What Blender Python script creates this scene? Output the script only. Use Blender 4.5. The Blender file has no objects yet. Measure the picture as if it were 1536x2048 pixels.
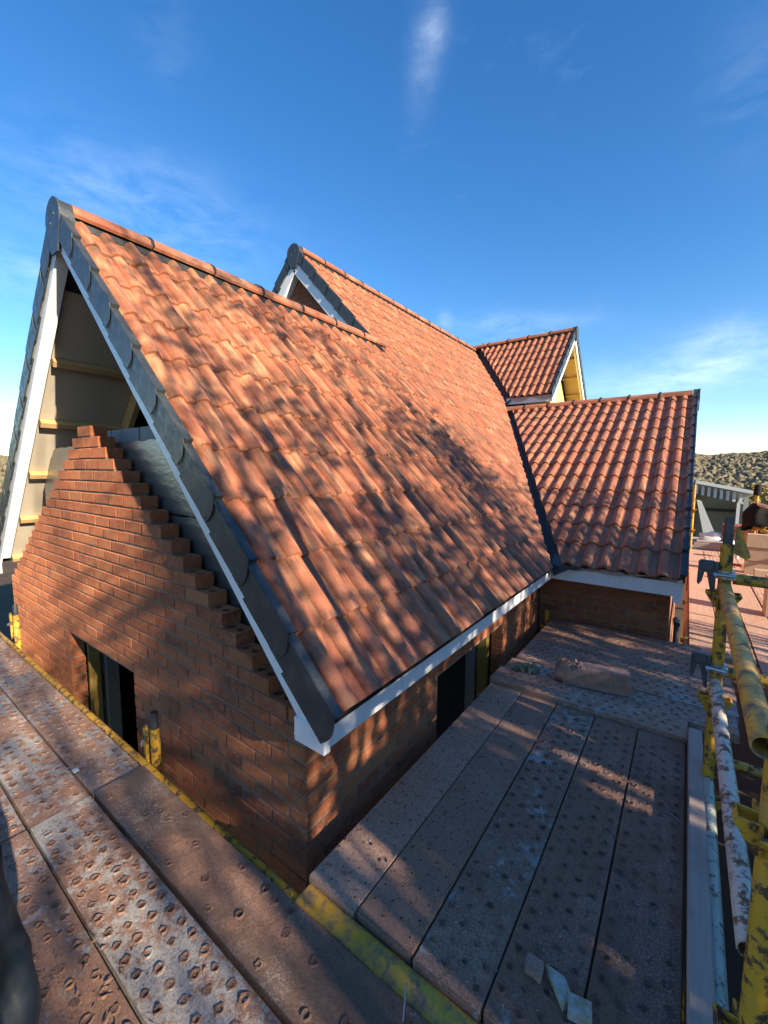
import bpy, bmesh, math, random
from mathutils import Vector, Matrix, noise
R = math.radians
random.seed(7)
scene = bpy.context.scene
col = scene.collection

# ------------------------------------------------------------------ camera
YAW, PITCH, ROLL, FPX = 0.6317359, 0.0970811, 0.0049419, 828.72
CAM = Vector((-1.0917, -1.1901, 1.2739))
cf = Vector((math.cos(YAW)*math.cos(PITCH), math.sin(YAW)*math.cos(PITCH), -math.sin(PITCH)))
r0 = Vector((math.sin(YAW), -math.cos(YAW), 0)); u0 = r0.cross(cf)
cr = math.cos(ROLL)*r0 + math.sin(ROLL)*u0
cu = -math.sin(ROLL)*r0 + math.cos(ROLL)*u0
cd = bpy.data.cameras.new('camera'); cam = bpy.data.objects.new('camera', cd); col.objects.link(cam)
cam.matrix_world = Matrix(((cr.x, cu.x, -cf.x, CAM.x), (cr.y, cu.y, -cf.y, CAM.y), (cr.z, cu.z, -cf.z, CAM.z), (0, 0, 0, 1)))
cd.sensor_fit = 'VERTICAL'; cd.sensor_height = 36.0; cd.lens = FPX/2048*36.0
cd.clip_start = 0.02; cd.clip_end = 6000
scene.camera = cam

# ------------------------------------------------------------------ sky, sun, exposure
SUN_EL, SUN_A = R(20.5), R(8.3)          # SUN_A: turn of the sun from -Y towards -X
sdir = Vector((-math.sin(SUN_A)*math.cos(SUN_EL), -math.cos(SUN_A)*math.cos(SUN_EL), math.sin(SUN_EL)))
w = bpy.data.worlds.new('World'); scene.world = w; w.use_nodes = True
nt = w.node_tree; nt.nodes.clear()
out = nt.nodes.new('ShaderNodeOutputWorld'); bg = nt.nodes.new('ShaderNodeBackground')
sky = nt.nodes.new('ShaderNodeTexSky'); sky.sky_type = 'NISHITA'; sky.sun_disc = False
sky.sun_elevation = SUN_EL; sky.sun_rotation = math.atan2(sdir.x, sdir.y)
sky.altitude = 150; sky.air_density = 1.0; sky.dust_density = 0.15; sky.ozone_density = 2.2
bg.inputs['Strength'].default_value = 0.094
L = nt.links.new
tc = nt.nodes.new('ShaderNodeTexCoord')
def wn(t, **kw):
    x = nt.nodes.new(t)
    for a, v in kw.items(): setattr(x, a, v)
    return x
def wm(op, a, b=None):
    x = wn('ShaderNodeMath', operation=op)
    for i, v in enumerate((a, b)):
        if v is None: continue
        if hasattr(v, 'is_output'): L(v, x.inputs[i])
        else: x.inputs[i].default_value = v
    return x.outputs[0]
def wdot(v):
    x = wn('ShaderNodeVectorMath', operation='DOT_PRODUCT'); L(tc.outputs['Generated'], x.inputs[0]); x.inputs[1].default_value = v; return x.outputs['Value']
def wnoise(rot, scl, scale, detail, rough, dist, loc=(0, 0, 0)):
    mp = wn('ShaderNodeMapping'); mp.inputs['Rotation'].default_value = rot; mp.inputs['Scale'].default_value = scl; mp.inputs['Location'].default_value = loc
    n = wn('ShaderNodeTexNoise'); n.inputs['Scale'].default_value = scale; n.inputs['Detail'].default_value = detail; n.inputs['Roughness'].default_value = rough; n.inputs['Distortion'].default_value = dist
    L(tc.outputs['Generated'], mp.inputs['Vector']); L(mp.outputs['Vector'], n.inputs['Vector']); return n.outputs['Fac']
na = wnoise((0.4, 0.2, 0.9), (1.0, 1.0, 3.0), 8.5, 12, 0.66, 0.35)
nb = wnoise((0.1, 0.5, 0.3), (1, 1, 1), 2.2, 7, 0.6, 0.3, (3, 1, 2))
fib = wm('MULTIPLY', wm('MAXIMUM', wm('SUBTRACT', wm('ADD', wm('MULTIPLY', na, 0.75), wm('MULTIPLY', nb, 0.45)), 0.50), 0.0), 4.6)
cloud = wm('MULTIPLY', wm('MAXIMUM', wm('SUBTRACT', wm('MULTIPLY', na, nb), 0.36), 0.0), 0.8)      # thin veil everywhere
# cirrus wisps: elevation-azimuth directions (sky features in world space): centre, long axis, half length, half width, strength
def sdirv(u, v): return (cf+cr*((u-768)/FPX)-cu*((v-1024)/FPX)).normalized()
for (u, v, u2, v2, hw_, st) in ((868, -60, 826, 180, 20, 0.40), (60, 330, 520, 500, 60, 0.42), (300, 20, 385, 120, 36, 0.14), (1180, 790, 1536, 742, 34, 0.80), (930, 655, 1150, 650, 20, 0.42), (1380, 690, 1600, 690, 26, 0.5), (-60, 520, 120, 560, 40, 0.5), (1500, 60, 1560, 260, 50, 0.16), (880, 650, 900, 640, 14, 0.4)):
    c0 = sdirv((u+u2)/2, (v+v2)/2); ax = (sdirv(u2, v2)-sdirv(u, v)); hl = ax.length/2*1.15; ax.normalize(); ay = c0.cross(ax).normalized(); hs_ = hw_/FPX
    da = wm('DIVIDE', wm('SUBTRACT', wdot(tuple(ax)), c0.dot(ax)), hl); db = wm('DIVIDE', wm('SUBTRACT', wm('ADD', wdot(tuple(ay)), wm('MULTIPLY', wm('SUBTRACT', nb, 0.5), 0.12)), c0.dot(ay)), hs_)
    g = wm('POWER', 2.718, wm('MULTIPLY', wm('ADD', wm('MULTIPLY', da, da), wm('MULTIPLY', db, db)), -1.0))
    front = wm('GREATER_THAN', wdot(tuple(c0)), 0.2)
    cloud = wm('ADD', cloud, wm('MULTIPLY', wm('MULTIPLY', wm('MULTIPLY', g, fib), front), st))
cloud = wm('MINIMUM', wm('MULTIPLY', cloud, 0.30), 0.6)
mx = wn('ShaderNodeMixRGB'); mx.inputs['Color2'].default_value = (7.0, 7.6, 8.4, 1)
hs = wn('ShaderNodeHueSaturation'); hs.inputs['Saturation'].default_value = 1.32; hs.inputs['Hue'].default_value = 0.506
L(sky.outputs['Color'], hs.inputs['Color']); L(hs.outputs['Color'], mx.inputs['Color1']); L(cloud, mx.inputs['Fac'])
L(mx.outputs['Color'], bg.inputs['Color']); L(bg.outputs['Background'], out.inputs['Surface'])
sd = bpy.data.lights.new('sun', 'SUN'); sun = bpy.data.objects.new('sun', sd); col.objects.link(sun)
sd.energy = 5.0; sd.angle = R(0.55); sd.color = (1.0, 0.85, 0.65)
sun.rotation_euler = (-sdir).to_track_quat('-Z', 'Y').to_euler(); sun.location = (-3, -20, 12)
vs = scene.view_settings; vs.view_transform = 'Standard'; vs.look = 'None'; vs.gamma = 1.0; vs.exposure = 1.47; vs.use_curve_mapping = False

# ------------------------------------------------------------------ helpers
def tag(o, label=None, cat=None, group=None, kind=None):
    if label: o['label'] = label
    if cat: o['category'] = cat
    if group: o['group'] = group
    if kind: o['kind'] = kind
    return o
def empty(name, loc, label=None, cat=None, group=None):
    o = bpy.data.objects.new(name, None); col.objects.link(o); o.location = loc; o.empty_display_size = 0.1
    return tag(o, label, cat, group)
def par(o, p):
    if p is not None:
        o.parent = p
        if p.type == 'EMPTY': o.matrix_parent_inverse = Matrix.Translation(-Vector(p.location))
    return o
class MB:
    def __init__(s): s.v = []; s.f = []; s.tc = None
    def add(s, vs, fs):
        b = len(s.v); s.v += [tuple(x) for x in vs]; s.f += [tuple(i+b for i in f) for f in fs]; return s
    def box(s, x0, x1, y0, y1, z0, z1, M=None):
        vs = [Vector(p) for p in ((x0,y0,z0),(x1,y0,z0),(x1,y1,z0),(x0,y1,z0),(x0,y0,z1),(x1,y0,z1),(x1,y1,z1),(x0,y1,z1))]
        if M is not None: vs = [M @ p for p in vs]
        return s.add(vs, [(0,3,2,1),(4,5,6,7),(0,1,5,4),(1,2,6,5),(2,3,7,6),(3,0,4,7)])
    def cbox(s, x0, x1, y0, y1, z0, z1, c=0.004, M=None):
        """box with chamfered edges"""
        vs = []; idx = {}
        for sx in (0,1):
            for sy in (0,1):
                for sz in (0,1):
                    for ax in range(3):
                        p = [x0+c if sx == 0 else x1-c, y0+c if sy == 0 else y1-c, z0+c if sz == 0 else z1-c]
                        p[ax] = ((x0,x1)[sx], (y0,y1)[sy], (z0,z1)[sz])[ax]
                        idx[(sx,sy,sz,ax)] = len(vs); vs.append(Vector(p))
        fs = []
        for ax in range(3):
            o = [a for a in range(3) if a != ax]
            for sv in (0,1):
                ring = []
                for a, b in ((0,0),(1,0),(1,1),(0,1)):
                    k = [0,0,0]; k[ax] = sv; k[o[0]] = a; k[o[1]] = b; ring.append(idx[(*k, ax)])
                flip = (sv == 0) != (ax == 1)
                fs.append(tuple(reversed(ring)) if flip else tuple(ring))
        for ax in range(3):
            o = [a for a in range(3) if a != ax]
            for a in (0,1):
                for b in (0,1):
                    k0 = [0,0,0]; k1 = [0,0,0]; k0[ax] = 0; k1[ax] = 1
                    for k in (k0, k1): k[o[0]] = a; k[o[1]] = b
                    q = [idx[(*k0,o[0])], idx[(*k1,o[0])], idx[(*k1,o[1])], idx[(*k0,o[1])]]
                    fs.append(tuple(q))
        for sx in (0,1):
            for sy in (0,1):
                for sz in (0,1): fs.append((idx[(sx,sy,sz,0)], idx[(sx,sy,sz,1)], idx[(sx,sy,sz,2)]))
        if M is not None: vs = [M @ p for p in vs]
        # fix winding from the centre
        ctr = sum(vs, Vector())/len(vs); g = []
        for f in fs:
            n = (vs[f[1]]-vs[f[0]]).cross(vs[f[2]]-vs[f[0]]); m = sum((vs[i] for i in f), Vector())/len(f)
            g.append(tuple(reversed(f)) if n.dot(m-ctr) < 0 else f)
        return s.add(vs, g)
    def tube(s, p0, p1, ra, rb=None, n=14, cap=True):
        p0, p1 = Vector(p0), Vector(p1); rb = ra if rb is None else rb
        d = (p1-p0).normalized(); a = d.cross(Vector((0,0,1)))
        if a.length < 1e-3: a = d.cross(Vector((1,0,0)))
        a.normalize(); b = d.cross(a)
        vs = []
        for p, r in ((p0,ra),(p1,rb)):
            for i in range(n):
                t = 2*math.pi*i/n; vs.append(p+a*(r*math.cos(t))+b*(r*math.sin(t)))
        fs = [(i, n+i, n+(i+1)%n, (i+1)%n) for i in range(n)]
        if cap: fs += [tuple(range(n)), tuple(reversed(range(n, 2*n)))]
        return s.add(vs, fs)
    def pipe(s, p0, p1, r, wall=0.004, n=18):
        """open-ended hollow tube"""
        p0, p1 = Vector(p0), Vector(p1); d = (p1-p0).normalized(); a = d.cross(Vector((0,0,1)))
        if a.length < 1e-3: a = d.cross(Vector((1,0,0)))
        a.normalize(); b = d.cross(a); vs = []
        for p, q in ((p0,r),(p1,r),(p0,r-wall),(p1,r-wall)):
            for i in range(n):
                t = 2*math.pi*i/n; vs.append(p+a*(q*math.cos(t))+b*(q*math.sin(t)))
        fs = []
        for i in range(n):
            j = (i+1) % n
            fs += [(i,n+i,n+j,j), (2*n+i,2*n+j,3*n+j,3*n+i), (i,j,2*n+j,2*n+i), (n+i,3*n+i,3*n+j,n+j)]
        return s.add(vs, fs)
    def chain(s, pts, rad, n=8):
        for i in range(len(pts)-1): s.tube(pts[i], pts[i+1], rad if not isinstance(rad, (list,tuple)) else rad[i], None if not isinstance(rad, (list,tuple)) else rad[i+1], n)
        return s
    def prism(s, poly, t0, t1, fn):
        """poly in 2D, extruded from t0 to t1; fn(a,b,t)->Vector"""
        n = len(poly); vs = [fn(a,b,t0) for a,b in poly]+[fn(a,b,t1) for a,b in poly]
        fs = [tuple(reversed(range(n))), tuple(range(n, 2*n))]+[(i,(i+1)%n,n+(i+1)%n,n+i) for i in range(n)]
        return s.add(vs, fs)
def mesh(name, mb, mat, smooth=False, recalc=True, sharp=None):
    m = bpy.data.meshes.new(name); m.from_pydata([tuple(v) for v in mb.v], [], mb.f); m.materials.append(mat)
    if recalc:
        b = bmesh.new(); b.from_mesh(m); bmesh.ops.recalc_face_normals(b, faces=b.faces); b.to_mesh(m); b.free()
    if mb.tc is not None and len(mb.tc) == len(mb.v):
        at = m.attributes.new('tc', 'FLOAT_VECTOR', 'POINT'); at.data.foreach_set('vector', [c for t in mb.tc for c in t])
    if smooth:
        m.shade_smooth()
        m.set_sharp_from_angle(angle=R(sharp if sharp else 38))
    m.update(); return m
def obj(name, mb, mat, parent=None, smooth=False, me=None, recalc=True, sharp=None):
    o = bpy.data.objects.new(name, me if me else mesh(name, mb, mat, smooth, recalc, sharp)); col.objects.link(o)
    return par(o, parent)
def inst(name, me, M, parent, color=None):
    o = bpy.data.objects.new(name, me); col.objects.link(o); o.matrix_basis = M
    if color: o.color = color
    return par(o, parent)

# ------------------------------------------------------------------ materials
MATS = {}
class NT:
    def __init__(s, name, rough=0.7, metal=0.0, spec=0.4):
        s.m = bpy.data.materials.new(name); s.m.use_nodes = True; s.t = s.m.node_tree; s.b = s.t.nodes['Principled BSDF']
        s.b.inputs['Roughness'].default_value = rough; s.b.inputs['Metallic'].default_value = metal; s.b.inputs['Specular IOR Level'].default_value = spec
        MATS[name] = s.m
    def n(s, t, **k):
        x = s.t.nodes.new(t)
        for a, v in k.items():
            if a in x.inputs: x.inputs[a].default_value = v
            else: setattr(x, a, v)
        return x
    def l(s, a, b): s.t.links.new(a, b)
    def coord(s, kind='Object', scale=(1,1,1), rnd=True):
        c = s.n('ShaderNodeTexCoord'); m = s.n('ShaderNodeMapping'); m.inputs['Scale'].default_value = scale
        s.l(c.outputs[kind], m.inputs['Vector'])
        if rnd:
            oi = s.n('ShaderNodeObjectInfo'); mu = s.n('ShaderNodeMath', operation='MULTIPLY'); mu.inputs[1].default_value = 37.0
            s.l(oi.outputs['Random'], mu.inputs[0]); s.l(mu.outputs[0], m.inputs['Location'])
        return m.outputs['Vector']
    def noise(s, vec, scale, detail=5, rough=0.6, dist=0.0):
        x = s.n('ShaderNodeTexNoise'); x.inputs['Scale'].default_value = scale; x.inputs['Detail'].default_value = detail; x.inputs['Roughness'].default_value = rough; x.inputs['Distortion'].default_value = dist
        s.l(vec, x.inputs['Vector']); return x.outputs['Fac']
    def ramp(s, fac, stops, interp='LINEAR'):
        x = s.n('ShaderNodeValToRGB'); x.color_ramp.interpolation = interp; e = x.color_ramp.elements
        while len(e) < len(stops): e.new(0.5)
        for i, (p, c) in enumerate(stops):
            e[i].position = p; e[i].color = (*c, 1) if len(c) == 3 else c
        s.l(fac, x.inputs['Fac']); return x.outputs['Color']
    def mask(s, fac, a, b): return s.ramp(fac, [(a, (0,0,0)), (b, (1,1,1))])
    def mix(s, fac, c1, c2, mode='MIX'):
        x = s.n('ShaderNodeMixRGB', blend_type=mode)
        for sock, v in (('Fac', fac), ('Color1', c1), ('Color2', c2)):
            if hasattr(v, 'is_output'): s.l(v, x.inputs[sock])
            elif sock == 'Fac': x.inputs[sock].default_value = v
            else: x.inputs[sock].default_value = (*v, 1)
        return x.outputs['Color']
    def math(s, op, a, b=None):
        x = s.n('ShaderNodeMath', operation=op)
        for i, v in enumerate((a, b)):
            if v is None: continue
            if hasattr(v, 'is_output'): s.l(v, x.inputs[i])
            else: x.inputs[i].default_value = v
        return x.outputs[0]
    def base(s, c):
        if hasattr(c, 'is_output'): s.l(c, s.b.inputs['Base Color'])
        else: s.b.inputs['Base Color'].default_value = (*c, 1)
    def rough(s, c): s.l(c, s.b.inputs['Roughness'])
    def bump(s, h, strength=0.3, dist=0.01):
        x = s.n('ShaderNodeBump'); x.inputs['Strength'].default_value = strength; x.inputs['Distance'].default_value = dist
        s.l(h, x.inputs['Height']); s.l(x.outputs['Normal'], s.b.inputs['Normal'])
    def rand(s):
        oi = s.n('ShaderNodeObjectInfo'); g = s.n('ShaderNodeNewGeometry')
        a = s.math('ADD', oi.outputs['Random'], g.outputs['Random Per Island']); return s.math('FRACT', a)

def simple(name, c, rough=0.6, metal=0.0, var=0.12, scale=8.0, bump=0.0):
    k = NT(name, rough, metal); v = k.coord('Object', rnd=False); f = k.noise(v, scale, 6)
    k.base(k.mix(f, tuple(x*(1-var) for x in c), tuple(min(1, x*(1+var)) for x in c)))
    if bump: k.bump(k.noise(v, scale*12, 4), bump, 0.003)
    return k.m

# brick
k = NT('brick', 0.88, spec=0.25); k.b.inputs['Diffuse Roughness'].default_value = 1.0; v = k.coord('Object', rnd=True); rnd = k.rand()
c = k.ramp(rnd, [(0.0, (0.255,0.076,0.034)), (0.25, (0.335,0.105,0.042)), (0.5, (0.295,0.090,0.038)), (0.7, (0.36,0.122,0.048)), (0.9, (0.205,0.064,0.034)), (1.0, (0.39,0.150,0.060))])
c = k.mix(k.mask(k.noise(v, 14, 7, 0.7), 0.46, 0.70), c, (0.36,0.155,0.072)); c = k.mix(k.mask(k.noise(v, 6, 6, 0.7, 0.6), 0.57, 0.70), c, (0.155,0.058,0.036))
c = k.mix(k.mask(k.noise(v, 90, 3, 0.6), 0.57, 0.68), c, (0.40,0.195,0.105))
k.base(c); k.bump(k.noise(v, 130, 5, 0.75), 0.55, 0.004)
# mortar
k = NT('mortar', 0.95, spec=0.1); k.b.inputs['Diffuse Roughness'].default_value = 1.0; v = k.coord('Object', rnd=False)
k.base(k.mix(k.noise(v, 25, 6), (0.16,0.120,0.088), (0.30,0.240,0.178))); k.bump(k.noise(v, 180, 4), 0.6, 0.004)
# roof tile (tc attribute: u across, v up the slope, random)
k = NT('roof_tile', 0.48, spec=0.38); k.b.inputs['Diffuse Roughness'].default_value = 0.6; at = k.n('ShaderNodeAttribute', attribute_name='tc'); oi = k.n('ShaderNodeObjectInfo')
sp = k.n('ShaderNodeSeparateXYZ'); k.l(at.outputs['Vector'], sp.inputs[0])
rr = k.math('FRACT', k.math('ADD', oi.outputs['Random'], sp.outputs[2]))
cb = k.n('ShaderNodeCombineXYZ'); k.l(sp.outputs[0], cb.inputs[0]); k.l(k.math('MULTIPLY', sp.outputs[1], 0.17), cb.inputs[1]); k.l(k.math('MULTIPLY', rr, 61.0), cb.inputs[2])
vv = cb.outputs[0]
cb2 = k.n('ShaderNodeCombineXYZ'); k.l(sp.outputs[0], cb2.inputs[0]); k.l(sp.outputs[1], cb2.inputs[1]); k.l(k.math('MULTIPLY', rr, 93.0), cb2.inputs[2]); v2 = cb2.outputs[0]
c = k.ramp(rr, [(0, (0.325,0.104,0.051)), (0.3, (0.37,0.127,0.063)), (0.6, (0.345,0.115,0.057)), (0.85, (0.30,0.093,0.047)), (1, (0.38,0.138,0.070))])
c = k.mix(k.math('MULTIPLY', k.mask(k.noise(vv, 19, 5, 0.62, 0.25), 0.45, 0.60), 0.80), c, (0.150,0.084,0.050))
c = k.mix(k.math('MULTIPLY', k.mask(k.noise(vv, 26, 3, 0.5), 0.52, 0.68), 0.62), c, (0.55,0.275,0.140))
c = k.mix(k.math('MULTIPLY', k.mask(k.noise(v2, 9, 8, 0.78), 0.56, 0.70), 0.6), c, (0.135,0.082,0.055))
c = k.mix(k.math('MULTIPLY', k.mask(k.noise(v2, 170, 5, 0.7), 0.54, 0.66), 0.40), c, (0.54,0.28,0.16))
c = k.mix(k.math('MULTIPLY', k.mask(k.noise(v2, 120, 5, 0.7), 0.60, 0.70), 0.45), c, (0.12,0.055,0.035))
k.base(c); k.bump(k.noise(v2, 240, 4, 0.7), 0.3, 0.0025)
# plastics
def plastic(name, c, rough, dust=None):
    k = NT(name, rough, spec=0.45); v = k.coord('Object', rnd=False); c1 = k.mix(k.noise(v, 5, 6, 0.6), tuple(x*0.82 for x in c), tuple(x*1.15 for x in c))
    if dust: c1 = k.mix(k.math('MULTIPLY', k.mask(k.noise(v, 17, 8, 0.75), 0.5, 0.8), 0.55), c1, dust)
    k.base(c1); k.rough(k.ramp(k.noise(v, 30, 5), [(0.3, (rough-0.1,)*3), (0.7, (rough+0.2,)*3)])); k.bump(k.noise(v, 60, 3), 0.06, 0.002); return k.m
plastic('grey_plastic', (0.034,0.041,0.044), 0.36, (0.13,0.125,0.115))
plastic('white_plastic', (0.78,0.78,0.77), 0.30, (0.62,0.58,0.52))
plastic('black_plastic', (0.014,0.014,0.015), 0.45)
plastic('navy_cloth', (0.004,0.009,0.016), 0.5)
plastic('black_cloth', (0.004,0.004,0.005), 0.9)
simple('lead', (0.075,0.078,0.088), 0.55, 0.35, 0.35, 6, 0.1)
simple('steel', (0.50,0.50,0.48), 0.38, 0.9, 0.25, 20)
simple('dark_steel', (0.085,0.095,0.105), 0.5, 0.5, 0.4, 14, 0.1)
simple('timber', (0.46,0.295,0.13), 0.7, 0, 0.28, 7, 0.1)
simple('grey_timber', (0.30,0.27,0.255), 0.85, 0, 0.25, 9, 0.25)
simple('panel_board', (0.44,0.385,0.30), 0.6, 0, 0.12, 3)
simple('dormer_board', (0.50,0.31,0.15), 0.7, 0, 0.15, 4)
simple('underlay', (0.052,0.048,0.045), 0.8, 0, 0.2, 4)  # roof membrane; on the inner walls and floor it stands in for shade
simple('pale_underlay', (0.46,0.37,0.34), 0.7, 0, 0.2, 9)
simple('block_grey', (0.245,0.245,0.24), 0.95, 0, 0.3, 14, 0.5)
simple('block_tan', (0.43,0.33,0.225), 0.95, 0, 0.2, 14, 0.4)
k = NT('block_pink', 0.95, spec=0.15); v = k.coord('Object', rnd=True); c = k.mix(k.noise(v, 14, 8, 0.75), (0.30,0.150,0.105), (0.62,0.40,0.31)); c = k.mix(k.math('MULTIPLY', k.mask(k.noise(v, 120, 6, 0.8), 0.5, 0.65), 0.6), c, (0.10,0.06,0.045)); k.base(c); k.bump(k.noise(v, 90, 8, 0.8), 0.9, 0.008)
simple('closer_yellow', (0.30,0.19,0.045), 0.6, 0, 0.3, 6)
simple('foam_yellow', (0.66,0.56,0.16), 0.8, 0, 0.12, 6)
simple('dark_hole', (0.012,0.010,0.009), 0.95, 0, 0.2, 6)  # near black, in place of shade in drain holes and dormer opening
simple('soil', (0.085,0.058,0.040), 0.98, 0, 0.45, 1.2, 0.6)
simple('grass', (0.075,0.085,0.030), 0.95, 0, 0.4, 0.05)
simple('bark', (0.085,0.062,0.045), 0.95, 0, 0.3, 20)
simple('hedge_leaf', (0.040,0.062,0.022), 0.7, 0, 0.4, 3)
simple('shed_grey', (0.33,0.35,0.33), 0.6, 0.2, 0.12, 2)
simple('shed_olive', (0.42,0.42,0.33), 0.8, 0, 0.25, 1.5)
simple('shed_white', (0.62,0.63,0.60), 0.6, 0, 0.1, 3)
simple('red_brick_pack', (0.255,0.060,0.035), 0.9, 0, 0.25, 8)
simple('orange_tube', (0.40,0.155,0.045), 0.6, 0.2, 0.35, 14)
simple('white_cloth', (0.66,0.67,0.66), 0.8, 0, 0.15, 6)
simple('blue_cloth', (0.035,0.075,0.16), 0.7, 0, 0.3, 8)
simple('leaf_green', (0.19,0.205,0.115), 0.7, 0, 0.35, 30)
simple('nail_steel', (0.42,0.42,0.42), 0.35, 0.9, 0.1, 20)
simple('dust_white', (0.48,0.46,0.43), 0.95, 0, 0.25, 40)
simple('clay', (0.20,0.115,0.085), 0.95, 0, 0.35, 30)
simple('concrete', (0.30,0.28,0.25), 0.95, 0, 0.2, 2)
# foil faced insulation
k = NT('foil', 0.32, 0.75); v = k.coord('Object', scale=(1,1,3), rnd=False)
c = k.mix(k.noise(v, 3, 7, 0.7, 1.0), (0.20,0.20,0.19), (0.42,0.40,0.35)); c = k.mix(k.mask(k.noise(v, 2.3, 3), 0.66, 0.72), c, (0.13,0.09,0.20)); k.base(c); k.bump(k.noise(v, 16, 4), 0.3, 0.01)
# steel scaffold boards: obj.color = (dust amount, pinkness, wetness)
k = NT('board_steel', 0.6, 0.0, 0.4); v = k.coord('Object', rnd=True); oi = k.n('ShaderNodeObjectInfo'); sp = k.n('ShaderNodeSeparateColor'); k.l(oi.outputs['Color'], sp.inputs[0])
z = k.mix(k.noise(v, 7, 7, 0.7), (0.40,0.36,0.32), (0.62,0.57,0.52)); z = k.mix(k.mask(k.noise(v, 45, 4), 0.55, 0.75), z, (0.20,0.20,0.20))
dirt = k.mix(sp.outputs[1], (0.36,0.160,0.088), (0.78,0.45,0.30)); dirt = k.mix(k.noise(v, 30, 6, 0.75), k.mix(0.40, dirt, (0.08,0.052,0.036)), dirt)
big = k.noise(v, 2.6, 9, 0.72, 0.4); th = k.math('ADD', big, k.math('SUBTRACT', sp.outputs[0], 0.5)); at_ = k.n('ShaderNodeAttribute', attribute_name='tc'); sx_ = k.n('ShaderNodeSeparateXYZ'); k.l(at_.outputs['Vector'], sx_.inputs[0]); th = k.math('ADD', th, sx_.outputs[0])
dm = k.mask(k.math('ADD', th, k.math('MULTIPLY', k.math('SUBTRACT', k.noise(v, 26, 9, 0.78), 0.5), 0.75)), 0.49, 0.57)
c = k.mix(k.math('MULTIPLY', dm, 0.93), z, dirt)
wet = k.math('MULTIPLY', k.mask(k.noise(v, 1.7, 6, 0.65), 0.50, 0.56), sp.outputs[2])
c = k.mix(k.math('MULTIPLY', wet, 0.8), c, (0.105,0.076,0.058))
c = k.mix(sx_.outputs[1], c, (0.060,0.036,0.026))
grit = k.noise(v, 170, 7, 0.8); crumb = k.noise(v, 70, 8, 0.8)
c = k.mix(k.math('MULTIPLY', k.mask(grit, 0.48, 0.62), 0.62), c, (0.075,0.046,0.032))
c = k.mix(k.math('MULTIPLY', k.mask(crumb, 0.53, 0.62), 0.70), c, (0.125,0.068,0.045))
c = k.mix(k.math('MULTIPLY', k.mask(k.noise(v, 240, 5, 0.8), 0.62, 0.68), 0.65), c, (0.68,0.58,0.50))
c = k.mix(k.math('MULTIPLY', k.math('MULTIPLY', k.mask(k.noise(v, 3.1, 6, 0.7), 0.50, 0.58), k.mask(k.noise(v, 150, 6, 0.8), 0.50, 0.58)), 0.45), c, (0.64,0.54,0.46))
k.base(c); k.rough(k.mix(wet, (0.78,)*3, (0.38,)*3)); k.bump(k.math('ADD', k.math('MULTIPLY', crumb, 1.0), k.math('MULTIPLY', grit, 0.7)), 0.9, 0.009)
# painted tubes
def paint(name, c, spot, a, b, sc=26):
    k = NT(name, 0.5, 0.0, 0.45); v = k.coord('Object', rnd=True); f = k.noise(v, sc, 8, 0.72, 0.3)
    p = k.mix(k.noise(v, 5, 5), tuple(x*0.72 for x in c), tuple(min(1, x*1.1) for x in c))
    p = k.mix(k.math('MULTIPLY', k.mask(k.noise(v, 8, 7, 0.7), 0.52, 0.7), 0.5), p, (0.26,0.21,0.16))
    m = k.mask(f, a, b); k.base(k.mix(m, p, spot)); k.rough(k.mix(m, (0.42,)*3, (0.9,)*3)); k.bump(f, 0.25, 0.003); return k.m
paint('yellow_paint', (0.62,0.345,0.030), (0.10,0.060,0.035), 0.51, 0.57)
paint('yellow_worn', (0.68,0.37,0.04), (0.20,0.135,0.095), 0.47, 0.62, 18)
paint('white_paint_worn', (0.70,0.61,0.48), (0.21,0.105,0.055), 0.50, 0.57, 30)
paint('green_paint_worn', (0.42,0.45,0.36), (0.15,0.10,0.07), 0.54, 0.61, 30)
# distant wood, colours evened and lightened in place of haze
k = NT('woodland', 0.95, spec=0.1); v = k.coord('Object', rnd=False); g = k.n('ShaderNodeNewGeometry')
c = k.ramp(g.outputs['Random Per Island'], [(0, (0.125,0.112,0.070)), (0.3, (0.155,0.128,0.082)), (0.55, (0.172,0.134,0.085)), (0.75, (0.135,0.125,0.078)), (0.9, (0.18,0.138,0.08)), (1, (0.15,0.138,0.09))]); k.base(c)
k = NT('brick_far', 0.9); v = k.coord('Object', rnd=False); b = k.n('ShaderNodeTexBrick'); b.inputs['Scale'].default_value = 4.44; b.inputs['Color1'].default_value = (0.29,0.10,0.05,1); b.inputs['Color2'].default_value = (0.21,0.075,0.04,1); b.inputs['Mortar'].default_value = (0.25,0.2,0.15,1); b.inputs['Row Height'].default_value = 0.333; b.inputs['Brick Width'].default_value = 1.0; b.inputs['Mortar Size'].default_value = 0.02
mp_ = k.n('ShaderNodeMapping'); mp_.inputs['Rotation'].default_value = (R(90), 0, 0); k.l(v, mp_.inputs['Vector']); k.l(mp_.outputs['Vector'], b.inputs['Vector']); k.base(b.outputs['Color'])
k = NT('corrugated', 0.6, 0.2); v = k.coord('Object', rnd=False); k.base(k.mix(k.noise(v, 3, 5), (0.5,0.52,0.5), (0.66,0.68,0.66)))
M_ = MATS

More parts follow.
